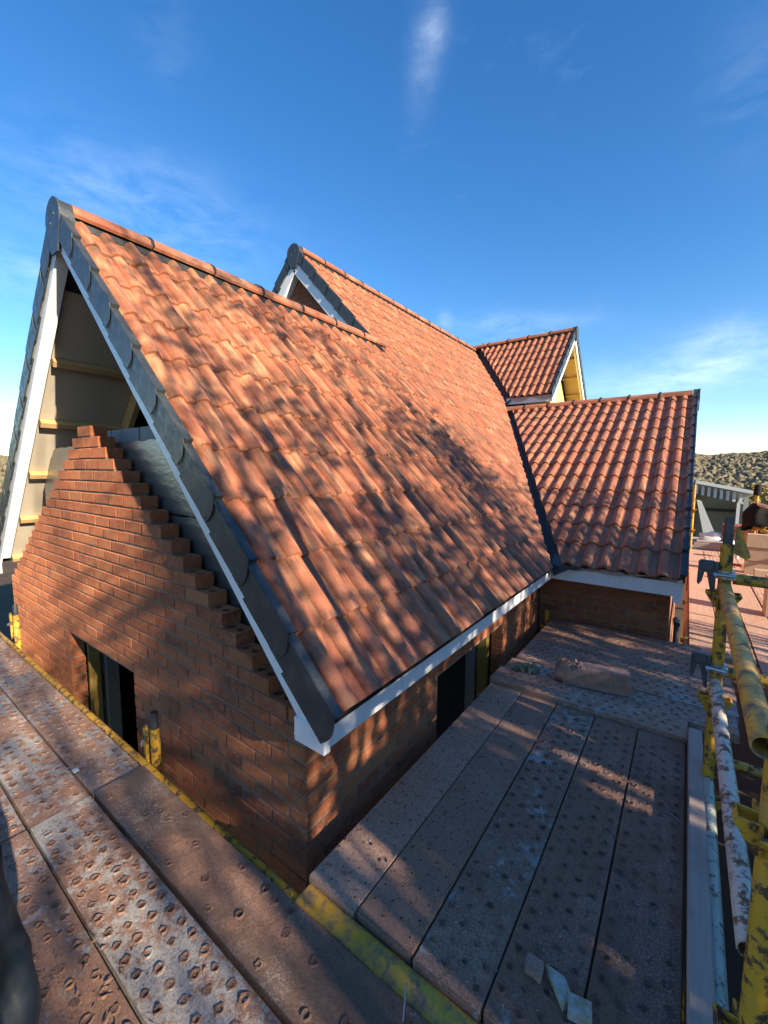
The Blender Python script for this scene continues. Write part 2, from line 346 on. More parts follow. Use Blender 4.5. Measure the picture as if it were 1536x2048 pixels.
# ------------------------------------------------------------------ ground and hills
GZ = -2.4
def hill_h(x, y):
    d = math.hypot(x, y); a = math.atan2(y, x)
    t = max(0.0, min(1.0, (d-120)/680)); t = t*t*(3-2*t)
    dip = -9.0*max(0, min(1, (d-30)/70))*(1-t)
    return GZ + dip + t*(20+5*math.sin(a*2+0.6)+3*math.sin(a*7+1.0)-14*a*max(0, min(1, 1-abs(a)/0.6))+2.2*math.sin(a*41)+1.2*math.sin(a*97+1))
mb = MB(); NA = 128; rads = [0, 12, 25, 40, 60, 90, 130, 180, 240, 310, 390, 480, 580, 690, 810, 950, 1200, 1800, 3000]
mb.v.append((0, 0, GZ))
for r_ in rads[1:]:
    for i in range(NA):
        a = 2*math.pi*i/NA; x, y = r_*math.cos(a), r_*math.sin(a); mb.v.append((x, y, hill_h(x, y) + (noise.noise((x*0.01, y*0.01, 0))*3 if r_ > 100 else 0)))
for i in range(NA): mb.f.append((0, 1+i, 1+(i+1) % NA))
for j in range(len(rads)-2):
    for i in range(NA):
        a, b = 1+j*NA+i, 1+j*NA+(i+1) % NA; mb.f.append((a, a+NA, b+NA, b))
k = NT('terrain', 0.95, spec=0.1); v = k.coord('Object', rnd=False)
g = k.mix(k.noise(v, 0.03, 6), (0.075,0.062,0.030), (0.12,0.10,0.045)); 
le = k.n('ShaderNodeVectorMath', operation='LENGTH'); k.l(v, le.inputs[0]); near = k.math('LESS_THAN', le.outputs['Value'], 38.0)
k.base(k.mix(near, g, k.mix(k.noise(v, 1.3, 7), (0.06,0.042,0.030), (0.14,0.098,0.066)))); k.bump(k.noise(v, 3, 8), 0.6, 0.05)
o = obj('ground', mb, M_['terrain'], smooth=True); o['kind'] = 'structure'

# woodland covering the far hillside: countless crowns, one object
icb = bmesh.new(); bmesh.ops.create_icosphere(icb, subdivisions=2, radius=1.0); icv = [v.co.copy() for v in icb.verts]; icf = [tuple(v.index for v in f.verts) for f in icb.faces]; icb.free()
mb = MB(); rw = random.Random(3)
for i in range(17500):
    a = rw.uniform(-0.17, 0.04) if i < 9600 else (rw.uniform(-0.50, -0.15) if i < 13500 else rw.uniform(1.15, 1.80)); d = 230+rw.random()**0.66*640
    x, y = d*math.cos(a)-1, d*math.sin(a)-1; z = hill_h(x, y); s = (0.9+2.3*rw.random()**2.2)*(0.8+d/1500)
    q = rw.uniform(0, 6.28); sx = rw.uniform(0.8, 1.25)
    vs = []
    for p in icv:
        jj = 1+rw.uniform(-0.24, 0.24); vs.append((x+(p.x*math.cos(q)-p.y*math.sin(q))*s*jj*sx, y+(p.x*math.sin(q)+p.y*math.cos(q))*s*jj, z+s*0.8+p.z*s*jj*1.15))
    mb.add(vs, icf)
o = obj('hillside_woodland', mb, M_['woodland'], recalc=False); tag(o, 'brown autumn woodland covering the far hillside', 'woodland', kind='stuff')

# ------------------------------------------------------------------ the house
house = empty('brick_house', (2.0, 2.1, GZ), 'unfinished red brick house with orange pantile roofs and stepped open gable', 'house')
P47 = math.atan(1.08); WG = 4.265; YC = WG/2           # gable width and ridge line of the front roof
class Frame:
    def __init__(s, O, a, sdir_): s.O = Vector(O); s.a = Vector(a).normalized(); s.s = Vector(sdir_).normalized(); s.n = s.a.cross(s.s)
    def p(s, a, v, w): return s.O+s.a*a+s.s*v+s.n*w
    def M(s, a, v, w, rz=0.0, rx=0.0):
        m = Matrix((( s.a.x, s.s.x, s.n.x, 0), (s.a.y, s.s.y, s.n.y, 0), (s.a.z, s.s.z, s.n.z, 0), (0,0,0,1)))
        return Matrix.Translation(s.p(a, v, w)) @ m @ Matrix.Rotation(rz, 4, 'Z') @ Matrix.Rotation(rx, 4, 'X')
FR = Frame((0, -0.215, 0.385), (1,0,0), (0, math.cos(P47), math.sin(P47)))
FL = Frame((0, WG+0.215, 0.385), (-1,0,0), (0, -math.cos(P47), math.sin(P47)))
YM = 3.50                                                # main ridge line
FML = Frame((0, 2*YM+0.215, 0.385), (-1,0,0), (0, -math.cos(P47), math.sin(P47)))
PW = math.atan(0.529); FW = Frame((3.02, 0, 0.415), (0,-1,0), (math.cos(PW), 0, math.sin(PW)))
XW = 6.95; WV = -1.20                                    # wing ridge and verge
PD = math.atan(0.93); FD = Frame((7.41, 0, 2.80), (0,-1,0), (math.cos(PD), 0, math.sin(PD)))
XD = 9.20; DV = 1.06                                     # dormer ridge and verge
G = 0.3415

# ---- bricks
bricks = []           # (wall key, centre, length, height, axis, holes)
BR_L, BR_W, BR_H = 0.215, 0.1025, 0.065
def lay(key, axis, face, k, start, end, phase, holes=(False, False), depth_dir=1):
    js = sorted({start, end} | {phase+0.225*j for j in range(-60, 60) if start+0.02 < phase+0.225*j < end-0.02})
    for i in range(len(js)-1):
        a, b = js[i], js[i+1]
        ln = b-a-0.010
        if ln < 0.03: continue
        c = (a+b)/2-0.005; d = face+depth_dir*BR_W/2; z = 0.075*k+0.0375
        ctr = (d, c, z) if axis == 'Y' else (c, d, z)
        h = (i == 0 and holes[0]) or (i == len(js)-2 and holes[1])
        bricks.append((key, Vector(ctr), ln, axis, h))
mort = {'gable': MB(), 'side': MB(), 'wing': MB()}
OG0, OG1 = 1.575, 2.7
KB = -31
for k in range(KB, 21):
    n = k-2; s, e = 0.0, WG+0.01
    holes = (False, False)
    if n > 0: s, e = 0.1125*n, WG+0.01-0.1125*n; holes = (True, True)
    ph = 0.0 if k % 2 == 0 else 0.1125
    segs = [(s, e)]
    if -28 <= k < 0: segs = [(s, OG0), (OG1, e)]
    for q, (a, b) in enumerate(segs):
        st = 0.1125 if (k % 2 and a == 0.0) else a
        lay('gable', 'Y', 0.0, k, st, b, ph, holes)
        m = mort['gable']; z0, z1 = 0.075*k-0.005, 0.075*k+0.0699
        if n > 0:
            m.box(0.0062, 0.0975, a+0.006, b-0.016, z0, 0.075*k+0.005)
            if b-a > 0.5: m.box(0.005, 0.0965, a+0.222, b-0.232, z0, z1)
        else: m.box(0.005, 0.0975, a+0.005, b-0.015, z0, z1)
OS0, OS1 = 1.125, 2.25
for k in range(KB, 4):
    ph = 0.1125 if k % 2 == 0 else 0.0
    segs = [(0.0, 3.30)] if not (-29 <= k < 0) else [(0.0, OS0), (OS1, 3.30)]
    if k == 3: segs = [(0.0, 3.30)]
    for a, b in segs:
        st = 0.1125 if (k % 2 == 0 and a == 0.0) else a
        lay('side', 'X', 0.0, k, st, b, ph)
        mort['side'].box(max(a+0.005, 0.101 if a == 0 else 0), b-0.008, 0.005, 0.0975, 0.075*k-0.005, 0.075*k+0.0699)
for k in range(KB, 4):
    ph = -1.125 + (0.0 if k % 2 == 0 else 0.1125)
    lay('wing', 'Y', 3.30, k, -1.125, 0.0, ph)
    mort['wing'].box(3.305, 3.3975, -1.12, -0.006, 0.075*k-0.005, 0.075*k+0.0699)
obj('wing_end_wall', MB().prism([(3.41, GZ), (10.4, GZ), (10.4, 0.2), (XW, 2.1), (3.41, 0.23)], -1.118, -1.02, lambda a, b, t: Vector((a, t, b))), M_['brick_far'], house)
# brick meshes
def brick_mesh(ln, holes=False):
    mb = MB()
    if not holes:
        mb.cbox(-BR_W/2, BR_W/2, -ln/2, ln/2, -BR_H/2, BR_H/2, 0.0035)
    else:
        x, y, z = BR_W/2, ln/2, BR_H/2
        mb.add([(-x,-y,-z),(x,-y,-z),(x,y,-z),(-x,y,-z),(-x,-y,z),(x,-y,z),(x,y,z),(-x,y,z)], [(0,3,2,1),(0,1,5,4),(1,2,6,5),(2,3,7,6),(3,0,4,7)])
        w3 = ln/3
        for i in range(3):
            y0 = -y+i*w3; y1 = y0+w3; cy = (y0+y1)/2
            ring = [(-x,y0),(0,y0),(x,y0),(x,cy),(x,y1),(0,y1),(-x,y1),(-x,cy)]
            hol = [(0.024*math.cos(R(225+45*q)), cy+0.024*math.sin(R(225+45*q))) for q in range(8)]
            vs = [(a,b,z) for a,b in ring]+[(a,b,z) for a,b in hol]+[(a,b,z-0.05) for a,b in hol]
            mb.add(vs, [(q,(q+1)%8,8+(q+1)%8,8+q) for q in range(8)]+[(8+q,8+(q+1)%8,16+(q+1)%8,16+q) for q in range(8)]+[tuple(range(16,24))])
    return mesh('brick', mb, M_['brick'], recalc=False)
bcache = {}
def bmesh_for(ln, h):
    key = (round(ln, 3), h)
    if key not in bcache: bcache[key] = brick_mesh(ln, h)
    return bcache[key]
wallobj = {}
wallobj['gable'] = obj('gable_wall', mort['gable'], M_['mortar'], house)
wallobj['side'] = obj('side_wall', mort['side'], M_['mortar'], house)
wallobj['wing'] = obj('wing_wall', mort['wing'], M_['mortar'], house)
def visible_rank(b):
    key, c, ln, ax, h = b
    d = (c-CAM).length
    pen = 0
    if c.z < -0.62: pen += 50
    if key == 'side' and c.z < -0.3: pen += 1.2
    if key == 'wing': pen += 2.0
    if h: pen -= 3
    if ln < 0.12: pen += 0.2
    return d+pen
bricks.sort(key=visible_rank)
rb = random.Random(11)
joined = {'gable': MB(), 'side': MB(), 'wing': MB()}
for i, (key, c, ln, ax, h) in enumerate(bricks):
    M = Matrix.Translation(c+Vector((max(-.002, min(.002, rb.gauss(0, 0.001))), max(-.002, min(.002, rb.gauss(0, 0.001))), rb.gauss(0, 0.0006)))) @ Matrix.Rotation((0 if ax == 'Y' else R(90))+rb.gauss(0, 0.004), 4, 'Z') @ Matrix.Rotation(rb.gauss(0, 0.003), 4, 'X')
    if i < 300: inst('brick', bmesh_for(ln, h), M, wallobj[key])
    else:
        me = bmesh_for(ln, h)
        joined[key].add([M @ v.co for v in me.vertices], [tuple(p.vertices) for p in me.polygons])
for key in joined:
    o = obj('brickwork', joined[key], M_['brick'], wallobj[key], recalc=False); o['kind'] = 'stuff'

# ---- inner leaf, cavity boards and openings
mb = MB()
il = obj('inner_leaf', MB().box(0.235, 0.325, 0.25, OG0+0.05, GZ, 0.0).box(0.235, 0.325, OG1-0.03, WG-0.25, GZ, 0.0).box(0.235, 0.325, 0.25, WG-0.25, 0.0, 0.60), M_['mortar'], house)
rb2 = random.Random(5)
bl = MB().cbox(-0.05, 0.05, -0.215, 0.215, -0.1025, 0.1025, 0.005); blm = mesh('concrete_block', bl, M_['block_grey'])
def slope_z(y): return 0.385+1.08*(min(y, WG-y)+0.215)
for r_ in range(-11, 10):
    z = 0.113+0.225*r_ - 0.225*2+0.0; zt = z+0.1025
    for j in range(-1, 11):
        y = 0.25+0.45*j+(0.225 if r_ % 2 else 0)
        if y-0.215 < 0.13 or y+0.215 > WG-0.13: continue
        if zt > 1.70: continue
        if zt > slope_z(max(0.0, y-0.215))-0.34 or zt > slope_z(y+0.215)-0.34: continue
        if zt < 0.06 and y+0.2 > OG0 and y-0.2 < OG1: continue
        inst('concrete_block', blm, Matrix.Translation((0.27+rb2.gauss(0, 0.002), y, z)) @ Matrix.Rotation(rb2.gauss(0, 0.006), 4, 'X'), il)
# foil faced boards standing in the cavity, seen above the stepped brickwork
for (y0, y1, z0, z1) in ((0.62, 2.12, 1.02, 1.46), (0.26, 1.50, 0.56, 1.01), (2.16, 3.55, 0.92, 1.46), (0.14, 0.95, 0.14, 0.55)):
    mb = MB()
    def cut(y): return slope_z(y)-0.27
    pts = []
    poly = [(y0, z0), (y1, z0)]
    ys = [y1+(y0-y1)*i/14 for i in range(15)]
    poly += [(y, min(z1+0.006*math.sin(y*31), cut(y))) for y in ys if cut(y) > z0+0.01]
    mb.prism(poly, 0.135, 0.215, lambda a, b, t: Vector((t, a, b)))
    obj('insulation_board', mb, M_['foil'], house)
obj('cavity_closer', MB().cbox(0.115, 0.20, OG1-0.012, OG1+0.02, GZ+0.3, -0.004), M_['closer_yellow'], house)
obj('cavity_closer', MB().cbox(0.115, 0.20, OS1-0.085, OS1-0.03, GZ, -0.004).v and MB().cbox(OS1-0.06, OS1+0.0, 0.115, 0.20, GZ, -0.004), M_['closer_yellow'], house)
obj('cavity_closer', MB().cbox(0.12, 0.20, 0.235, 0.30, 0.20, 0.60), M_['closer_yellow'], house)
obj('steel_lintel', MB().box(0.02, 0.30, OG0-0.15, OG1+0.15, -0.0045, -0.0015), M_['dark_steel'], house)
mb = MB().box(0.03, OS0+0.05, 0.235, 0.325, GZ, -0.002).box(OS1-0.02, 3.25, 0.235, 0.325, GZ, -0.002).box(0.34, 3.25, 0.235, 0.325, 0.0, 0.22)
obj('inner_leaf', mb, M_['block_grey'], house)
# far walls and floor slab, coloured near black in place of indoor shade
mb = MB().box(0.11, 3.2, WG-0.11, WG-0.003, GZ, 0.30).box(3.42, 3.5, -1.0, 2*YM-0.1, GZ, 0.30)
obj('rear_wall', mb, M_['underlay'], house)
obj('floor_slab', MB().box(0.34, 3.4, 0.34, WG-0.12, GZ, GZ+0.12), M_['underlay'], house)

# ---- roof slabs
def slab(name, F, a0, a1, v0, v1, w0, w1, mat):
    mb = MB(); vs = [F.p(a, v, w_) for w_ in (w0, w1) for a, v in ((a0,v0),(a1,v0),(a1,v1),(a0,v1))]
    mb.add(vs, [(0,3,2,1),(4,5,6,7),(0,1,5,4),(1,2,6,5),(2,3,7,6),(3,0,4,7)]); return obj(name, mb, mat, house)
SLF = (YC+0.215)/math.cos(P47); SLM = (YM+0.215)/math.cos(P47)
# valley line in plan, from the eaves to the wing ridge
VA = Vector((3.02, -0.19, 0)); VB = Vector((XW, 1.73, 0)); vd = (VB-VA).normalized(); vn = Vector((-vd.y, vd.x, 0))   # vn points to the main slope
DA = Vector((7.42, 1.95, 0)); DB = Vector((XD, 3.43, 0)); dd = (DB-DA).normalized(); dn = Vector((-dd.y, dd.x, 0))
main = MB()
def on_main(x, y, w_=0): # a point of the right-hand slope above plan position
    v_ = (y+0.215)/math.cos(P47); return FR.p(x, v_, w_)
# polygonal slab of the right slope (front + main)
poly = [(-0.03, -0.19), (3.02, -0.19), (XW, 1.73), (7.42, 1.95), (XD, YM-0.01), (3.19, YM-0.01), (3.19, YC-0.02), (-0.03, YC-0.02)]
mb = MB(); n_ = len(poly); mb.add([on_main(x, y, -0.085) for x, y in poly]+[on_main(x, y, -0.047) for x, y in poly], [])
mb.f += [(0,1,2,7), (2,6,7), (2,3,4,5,6), (8,9,10,15), (10,14,15), (10,11,12,13,14)]+[(i,(i+1)%n_,n_+(i+1)%n_,n_+i) for i in range(n_)]
roofR = obj('roof_slope', mb, M_['underlay'], house)
roofL = slab('roof_slope', FL, -3.3, 0.03, 0.02, SLF-0.01, -0.085, -0.03, M_['underlay'])
slab('roof_slope', FML, -9.2, -3.19, 0.02, SLM-0.01, -0.085, -0.03, M_['underlay'])
# wing slab
mb = MB(); hw = XW-3.02
wp = [(3.06, WV+0.01), (XW-0.01, WV+0.01), (XW-0.01, 1.70), (3.06, -0.20)]
def on_wing(x, y, w_=0): return FW.p(-y, (x-3.02)/math.cos(PW), w_)
mb.add([on_wing(x,y,-0.085) for x,y in wp]+[on_wing(x,y,-0.047) for x,y in wp], [(0,1,2,3),(7,6,5,4),(0,4,5,1),(1,5,6,2),(2,6,7,3),(3,7,4,0)])
roofW = obj('wing_roof_slope', mb, M_['underlay'], house)
mb = MB(); zr = 0.415+0.529*(XW-3.02)
mb.prism([(XW, zr-0.03), (XW+3.9, zr-0.03-3.9*0.529), (XW+3.9, zr-0.10-3.9*0.529), (XW, zr-0.10)], WV+0.01, 3.0, lambda a, b, t: Vector((a, t, b))); obj('wing_roof_slope', mb, M_['underlay'], house)
# dormer slab
mb = MB(); zd = 2.80+0.93*(XD-7.41)
dp = [(7.45, DV+0.01), (XD-0.01, DV+0.01), (XD-0.01, 3.40), (7.45, 1.93)]
def on_dorm(x, y, w_=0): return FD.p(-y, (x-7.41)/math.cos(PD), w_)
mb.add([on_dorm(x,y,-0.085) for x,y in dp]+[on_dorm(x,y,-0.047) for x,y in dp], [(0,1,2,3),(7,6,5,4),(0,4,5,1),(1,5,6,2),(2,6,7,3),(3,7,4,0)])
roofD = obj('dormer_roof_slope', mb, M_['underlay'], house)
mb = MB(); mb.prism([(XD, zd-0.03), (2*XD-7.41, 2.77), (2*XD-7.41, 2.70), (XD, zd-0.10)], DV+0.01, 3.4, lambda a, b, t: Vector((a, t, b))); obj('dormer_roof_slope', mb, M_['underlay'], house)

# ---- tiles
TW = 0.296; TL = 0.415; TT = 0.019
def tprof(u):   # u measured from the verge; rolls at 0.074 + 0.148 j
    d = abs(((u-0.074+0.074) % 0.148)-0.074)
    hw_ = 0.043
    return 0.033*max(0.0, math.cos(math.pi/2*d/hw_))**0.52 if d < hw_ else 0.0
U0 = 0.100      # side lap sits on the flank of a roll
us = sorted(set([round(U0+TW*i/30, 4) for i in range(31)]+[round(0.222+q, 4) for q in (-0.0438, -0.041, -0.036, 0.036, 0.041, 0.0438)]+[round(0.370+q, 4) for q in (-0.0438, -0.041, -0.036)]))
def tile_geo():
    mb = MB(); mb.tc = []
    rows = ((0.0, 0.0), (0.012, 0.0015), (0.14, None), (0.28, None), (TL, None))
    nu = len(us)
    def wtop(u, v):
        h = tprof(u)
        if u > U0+TW-0.034: h += 0.0055
        tail = -0.003*max(0, 1-v/0.010)
        return h + tail - v*(0.021/G)
    for v, _ in rows:
        for u in us: mb.v.append((u-U0, v, wtop(u, v))); mb.tc.append((u, v, 0))
    nr = len(rows)
    for j in range(nr-1):
        for i in range(nu-1): a = j*nu+i; mb.f.append((a, a+1, a+1+nu, a+nu))
    b = len(mb.v)
    for u in us: mb.v.append((u-U0, 0.0, wtop(u, 0)-TT)); mb.tc.append((u, 0, 0))
    for u in us: mb.v.append((u-U0, 0.10, wtop(u, 0.1)-TT)); mb.tc.append((u, 0.1, 0))
    for i in range(nu-1):
        mb.f.append((b+i, b+i+1, i+1, i)); mb.f.append((b+nu+i, b+nu+i+1, b+i+1, b+i))
    # side edge of the raised lap
    e = len(mb.v)
    for v, _ in rows: mb.v.append((TW, v, wtop(us[-1], v)-0.012)); mb.tc.append((us[-1], v, 0))
    for j in range(nr-1): mb.f.append((j*nu+nu-1, e+j, e+j+1, (j+1)*nu+nu-1))
    e2 = len(mb.v); 
    return mb
tile_mb = tile_geo()
tile_me = mesh('roof_tile', tile_mb, M_['roof_tile'], smooth=True, recalc=False, sharp=45)
tiles = []
rt = random.Random(21)
def place(slope, F, a_ref, verge_sign, cols, rows_, inside, clips):
    """inside(world centre)->bool ; clips: list of (point, normal) world planes, keep the side the normal points to"""
    for r_ in range(rows_[0], rows_[1]):
        for c_ in cols:
            a = a_ref+c_*TW; v = r_*G
            M = F.M(a+rt.gauss(0, 0.0007), v+rt.gauss(0, 0.002), rt.gauss(0, 0.0007), rt.gauss(0, 0.0018), rt.gauss(0, 0.0015))
            pts = [M @ Vector((x, y, 0)) for x in (0, TW) for y in (0, 0.36)]; ctr = M @ Vector((TW/2, G/2, 0))
            use = []; out_ = False
            for P, N in clips(ctr):
                ds = [(p-P).dot(N) for p in pts]
                if max(ds) <= 0.004: out_ = True; break
                if min(ds) < 0: use.append((P, N))
            if out_ or not inside(ctr): continue
            tiles.append((slope, M, use, (ctr-CAM).length))
# right slope
def clips_main(c):
    res = [(Vector((-0.044, 0, 0)), Vector((1, 0, 0)))] if c.y < YC+0.1 and c.x < 0.3 else []
    if c.y > YC-0.15: res.append((Vector((3.165, 0, 0)), Vector((1, 0, 0)))) if c.y > YC+0.06 else None
    res.append((VA+vn*0.035, vn))
    if c.x > 6.6: res.append((DA+dn*0.035, dn))
    return res
place('main', FR, U0-0.044, 1, range(-1, 34), (0, 16), lambda c: (c.y < YC+0.02 or c.x > 3.0) and c.y < YM-0.03 and (c.x < 6.9 or c.y > 1.5), clips_main)
# top partial rows are cut by the ridge; wing
nw = int((XW-3.02)/math.cos(PW)/0.348)+1
G_save = G
G = 0.348
def clips_wing(c): return [(Vector((0, WV+0.012, 0)), Vector((0, 1, 0))), (VA-vn*0.075, -vn), (Vector((XW-0.05, 0, 0)), Vector((-1, 0, 0)))]
place('wing', FW, 0.941-TW*9, 1, range(0, 11), (0, 13), lambda c: True, clips_wing)
G = 0.338
def clips_dorm(c): return [(Vector((0, DV+0.012, 0)), Vector((0, 1, 0))), (DA-dn*0.075, -dn), (Vector((XD-0.05, 0, 0)), Vector((-1, 0, 0)))]
place('dorm', FD, -DV-0.222-TW*8, 1, range(0, 10), (0, 8), lambda c: True, clips_dorm)
G = G_save
tiles.sort(key=lambda t: t[3]+(0.6 if t[0] != 'main' else 0))
TP = {'main': roofR, 'wing': roofW, 'dorm': roofD}
tj = {'main': MB(), 'wing': MB(), 'dorm': MB()}
for q in tj.values(): q.tc = []
tco = [tuple(t) for t in tile_mb.tc]
def clipped(use, M):
    b = bmesh.new(); b.from_mesh(tile_me); lay_ = None
    Mi = M.inverted()
    for P, N in use:
        nl = (Mi.to_3x3() @ N).normalized(); pl = Mi @ P
        bmesh.ops.bisect_plane(b, geom=b.verts[:]+b.edges[:]+b.faces[:], plane_co=pl, plane_no=nl, clear_inner=True, dist=1e-5)
    return b
nind = 0
for slope, M, use, d in tiles:
    if nind < 300:
        if use:
            b = clipped(use, M)
            if len(b.faces) < 4: b.free(); continue
            me = bpy.data.meshes.new('roof_tile'); b.to_mesh(me); b.free(); me.materials.append(M_['roof_tile'])
        else: me = tile_me
        inst('roof_tile', me, M, TP[slope]); nind += 1
    else:
        rr_ = rt.random(); q = tj[slope]
        if use:
            b = clipped(use, M); b.verts.ensure_lookup_table(); b.verts.index_update()
            q.add([M @ v.co for v in b.verts], [tuple(v.index for v in f.verts) for f in b.faces]); q.tc += [(v.co.x+U0, v.co.y, rr_) for v in b.verts]; b.free()
        else:
            q.add([M @ Vector(v) for v in tile_mb.v], tile_mb.f); q.tc += [(t[0], t[1], rr_) for t in tco]
for key, q in tj.items():
    if q.v:
        o = obj('tiling', q, M_['roof_tile'], TP[key], smooth=True, recalc=False, sharp=45); o['kind'] = 'stuff'

# ---- ridges
RP = [(-0.118,-0.086), (-0.105,-0.046), (-0.070,-0.015), (-0.028,-0.002), (0.028,-0.002), (0.070,-0.015), (0.105,-0.046), (0.118,-0.086)]
def ridge(axis, x0, x1, cy, zt, name='ridge', step=0.455):
    """axis 'X' or 'Y': ridge runs along it from x0 to x1 at cross position cy"""
    fn = (lambda a, b, t: Vector((t, cy+a, zt+b))) if axis == 'X' else (lambda a, b, t: Vector((cy+a, t, zt+b)))
    rm = MB(); rm.prism([(-0.085,-0.15), (-0.085,-0.06), (0, -0.025), (0.085,-0.06), (0.085,-0.15)], min(x0, x1)+0.02, max(x0, x1)-0.02, fn)
    root = obj(name, rm, M_['black_plastic'], house)
    n = max(1, round(abs(x1-x0)/step)); st = (x1-x0)/n
    prof = RP+[(a*0.88, b-0.016) for a, b in reversed(RP)]
    m0 = MB(); m0.tc = []
    m0.prism(prof, 0.006, abs(st)-0.004, (lambda a, b, t: Vector((t, a, b))) if axis == 'X' else (lambda a, b, t: Vector((a, t, b))))
    for v in m0.v: m0.tc.append((v[1] if axis == 'X' else v[0], v[0] if axis == 'X' else v[1], 0))
    me = mesh('ridge_tile', m0, M_['roof_tile'], smooth=True, sharp=30)
    mc = MB(); mc.prism([(a*1.035, b+0.006) for a, b in RP]+[(a*0.97, b-0.004) for a, b in reversed(RP)], -0.012, 0.012, (lambda a, b, t: Vector((t, a, b))) if axis == 'X' else (lambda a, b, t: Vector((a, t, b))))
    if axis == 'X': mc.box(-0.016, 0.016, -0.022, 0.022, 0.0, 0.016)
    else: mc.box(-0.022, 0.022, -0.016, 0.016, 0.0, 0.016)
    cm = mesh('ridge_clip', mc, M_['black_plastic'])
    for i in range(n):
        lo = min(x0+st*i, x0+st*(i+1)); pos = (lo, cy, zt+rt.gauss(0, 0.002)) if axis == 'X' else (cy, lo, zt+rt.gauss(0, 0.002))
        inst('ridge_tile', me, Matrix.Translation(pos) @ Matrix.Rotation(rt.gauss(0, 0.004), 4, 'Z'), root)
        if i > 0:
            q = x0+st*i; inst('ridge_clip', cm, Matrix.Translation((q, cy, zt) if axis == 'X' else (cy, q, zt)), root)
    return root
ridge('X', -0.02, 3.37, YC, 2.962)
ridge('X', 3.20, 9.45, YM, 4.455)
ridge('Y', WV+0.03, 1.80, XW, zr+0.045)
ridge('Y', DV+0.03, 3.55, XD, zd+0.045)

# ---- verges
def verge(F, a_in, sgn, v0, v1, name, g=G, mat='grey_plastic'):
    """a_in: inner edge on the tiles; sgn: direction outwards along F.a ; one cap for each course"""
    root_mb = MB(); vs = [F.p(a_in+sgn*0.006+q, v, w_) for w_ in (-0.075, -0.005) for q, v in ((0, v0+0.05), (sgn*0.02, v0+0.05), (sgn*0.02, v1), (0, v1))]
    root_mb.add(vs, [(0,1,2,3),(7,6,5,4),(0,4,5,1),(1,5,6,2),(2,6,7,3),(3,7,4,0)])
    root = obj(name, root_mb, M_['black_plastic'], house)
    Wd = 0.048
    mb = MB()
    fs_ = lambda a, b, t: Vector((t, a, b))
    top, bot = 0.046, -0.088
    # body plate with rounded tail, outer face
    tail = [(0.0, top)]+[(-0.024*math.sin(math.pi*i/10)-0.034*(i/10), top+(bot-top)*i/10) for i in range(1, 10)]+[(-0.036, bot)]
    head = [(g-0.085, bot)]+[(g-0.085-0.022*math.sin(math.pi*i/8)+0.034*i/8, bot+(top-bot)*i/8) for i in range(1, 8)]+[(g-0.045, top)]
    mb.prism(tail+head, sgn*Wd, sgn*(Wd-0.006), fs_)
    # recessed neck under the next cap
    neck = [(g-0.17, top-0.006), (g-0.17, bot+0.006), (g+0.03, bot+0.006), (g+0.03, top-0.006)]
    mb.prism(neck, sgn*(Wd-0.0075), sgn*(Wd-0.016), fs_)
    # top flange over the tiles
    fl = [(0.0, top-0.0005), (g-0.012, top-0.0005), (g-0.012, top-0.006), (0.0, top-0.006)]
    mb.prism([(sgn*(Wd-0.007), top-0.001), (sgn*-0.004, top-0.006), (sgn*-0.004, top-0.026), (sgn*0.002, top-0.012), (sgn*(Wd-0.007), top-0.008)], 0.0, g+0.01, lambda a, b, t: Vector((a, t, b)))
    # raised rib along the outer edge
    mb.prism([(sgn*(Wd-0.001), top+0.004), (sgn*(Wd-0.012), top+0.004), (sgn*(Wd-0.012), top-0.003), (sgn*(Wd-0.001), top-0.003)], 0.0, g-0.02, lambda a, b, t: Vector((a, t, b)))
    # tail lip
    mb.prism([(-0.003, top-0.001), (-0.003, top-0.026), (0.004, top-0.026), (0.004, top-0.001)], sgn*(Wd-0.01), sgn*-0.003, fs_)
    me = mesh('verge_cap', mb, M_[mat], smooth=False)
    n = int((v1-v0-0.05)/g)+1
    for i in range(n):
        v = v0+i*g; M = F.M(a_in, v, rt.gauss(0, 0.0015), 0, -0.020/g)
        if v+g+0.04 > v1+0.06:      # the top cap is cut to length under the end cap
            b = bmesh.new(); b.from_mesh(me); bmesh.ops.bisect_plane(b, geom=b.verts[:]+b.edges[:]+b.faces[:], plane_co=(0, v1-v+0.05, 0), plane_no=(0, 1, 0), clear_outer=True); m2 = bpy.data.meshes.new('verge_cap'); b.to_mesh(m2); b.free(); m2.materials.append(M_[mat]); inst('verge_cap', m2, M, root)
        else: inst('verge_cap', me, M, root)
    return root
VT = 1.30
verge(FR, -0.044, -1, 0.0, SLF-0.12, 'verge')
verge(FL, 0.044, 1, 0.0, SLF-0.12, 'verge')
vM0 = (YC-0.06+0.215)/math.cos(P47)
vr0 = math.ceil(vM0/G)*G-G
verge(FR, 3.165, -1, vr0+G*0.35, SLM-0.12, 'verge')
verge(FML, -3.165, 1, 3.2, SLM-0.12, 'verge')
verge(FW, -WV-0.012, 1, 0.0, (XW-3.02)/math.cos(PW)-0.1, 'verge', 0.348)
verge(FD, -DV-0.012, 1, 0.0, (XD-7.41)/math.cos(PD)-0.1, 'verge', 0.338)
# the far verges of wing and dormer
FWL = Frame((2*XW-3.02, 0, 0.415), (0,1,0), (-math.cos(PW), 0, math.sin(PW)))
FDL = Frame((2*XD-7.41, 0, 2.80), (0,1,0), (-math.cos(PD), 0, math.sin(PD)))
verge(FWL, WV+0.012, -1, 0.4, (XW-3.02)/math.cos(PW)-0.1, 'verge', 0.348)
verge(FDL, DV+0.012, -1, 0.0, (XD-7.41)/math.cos(PD)-0.1, 'verge', 0.338)
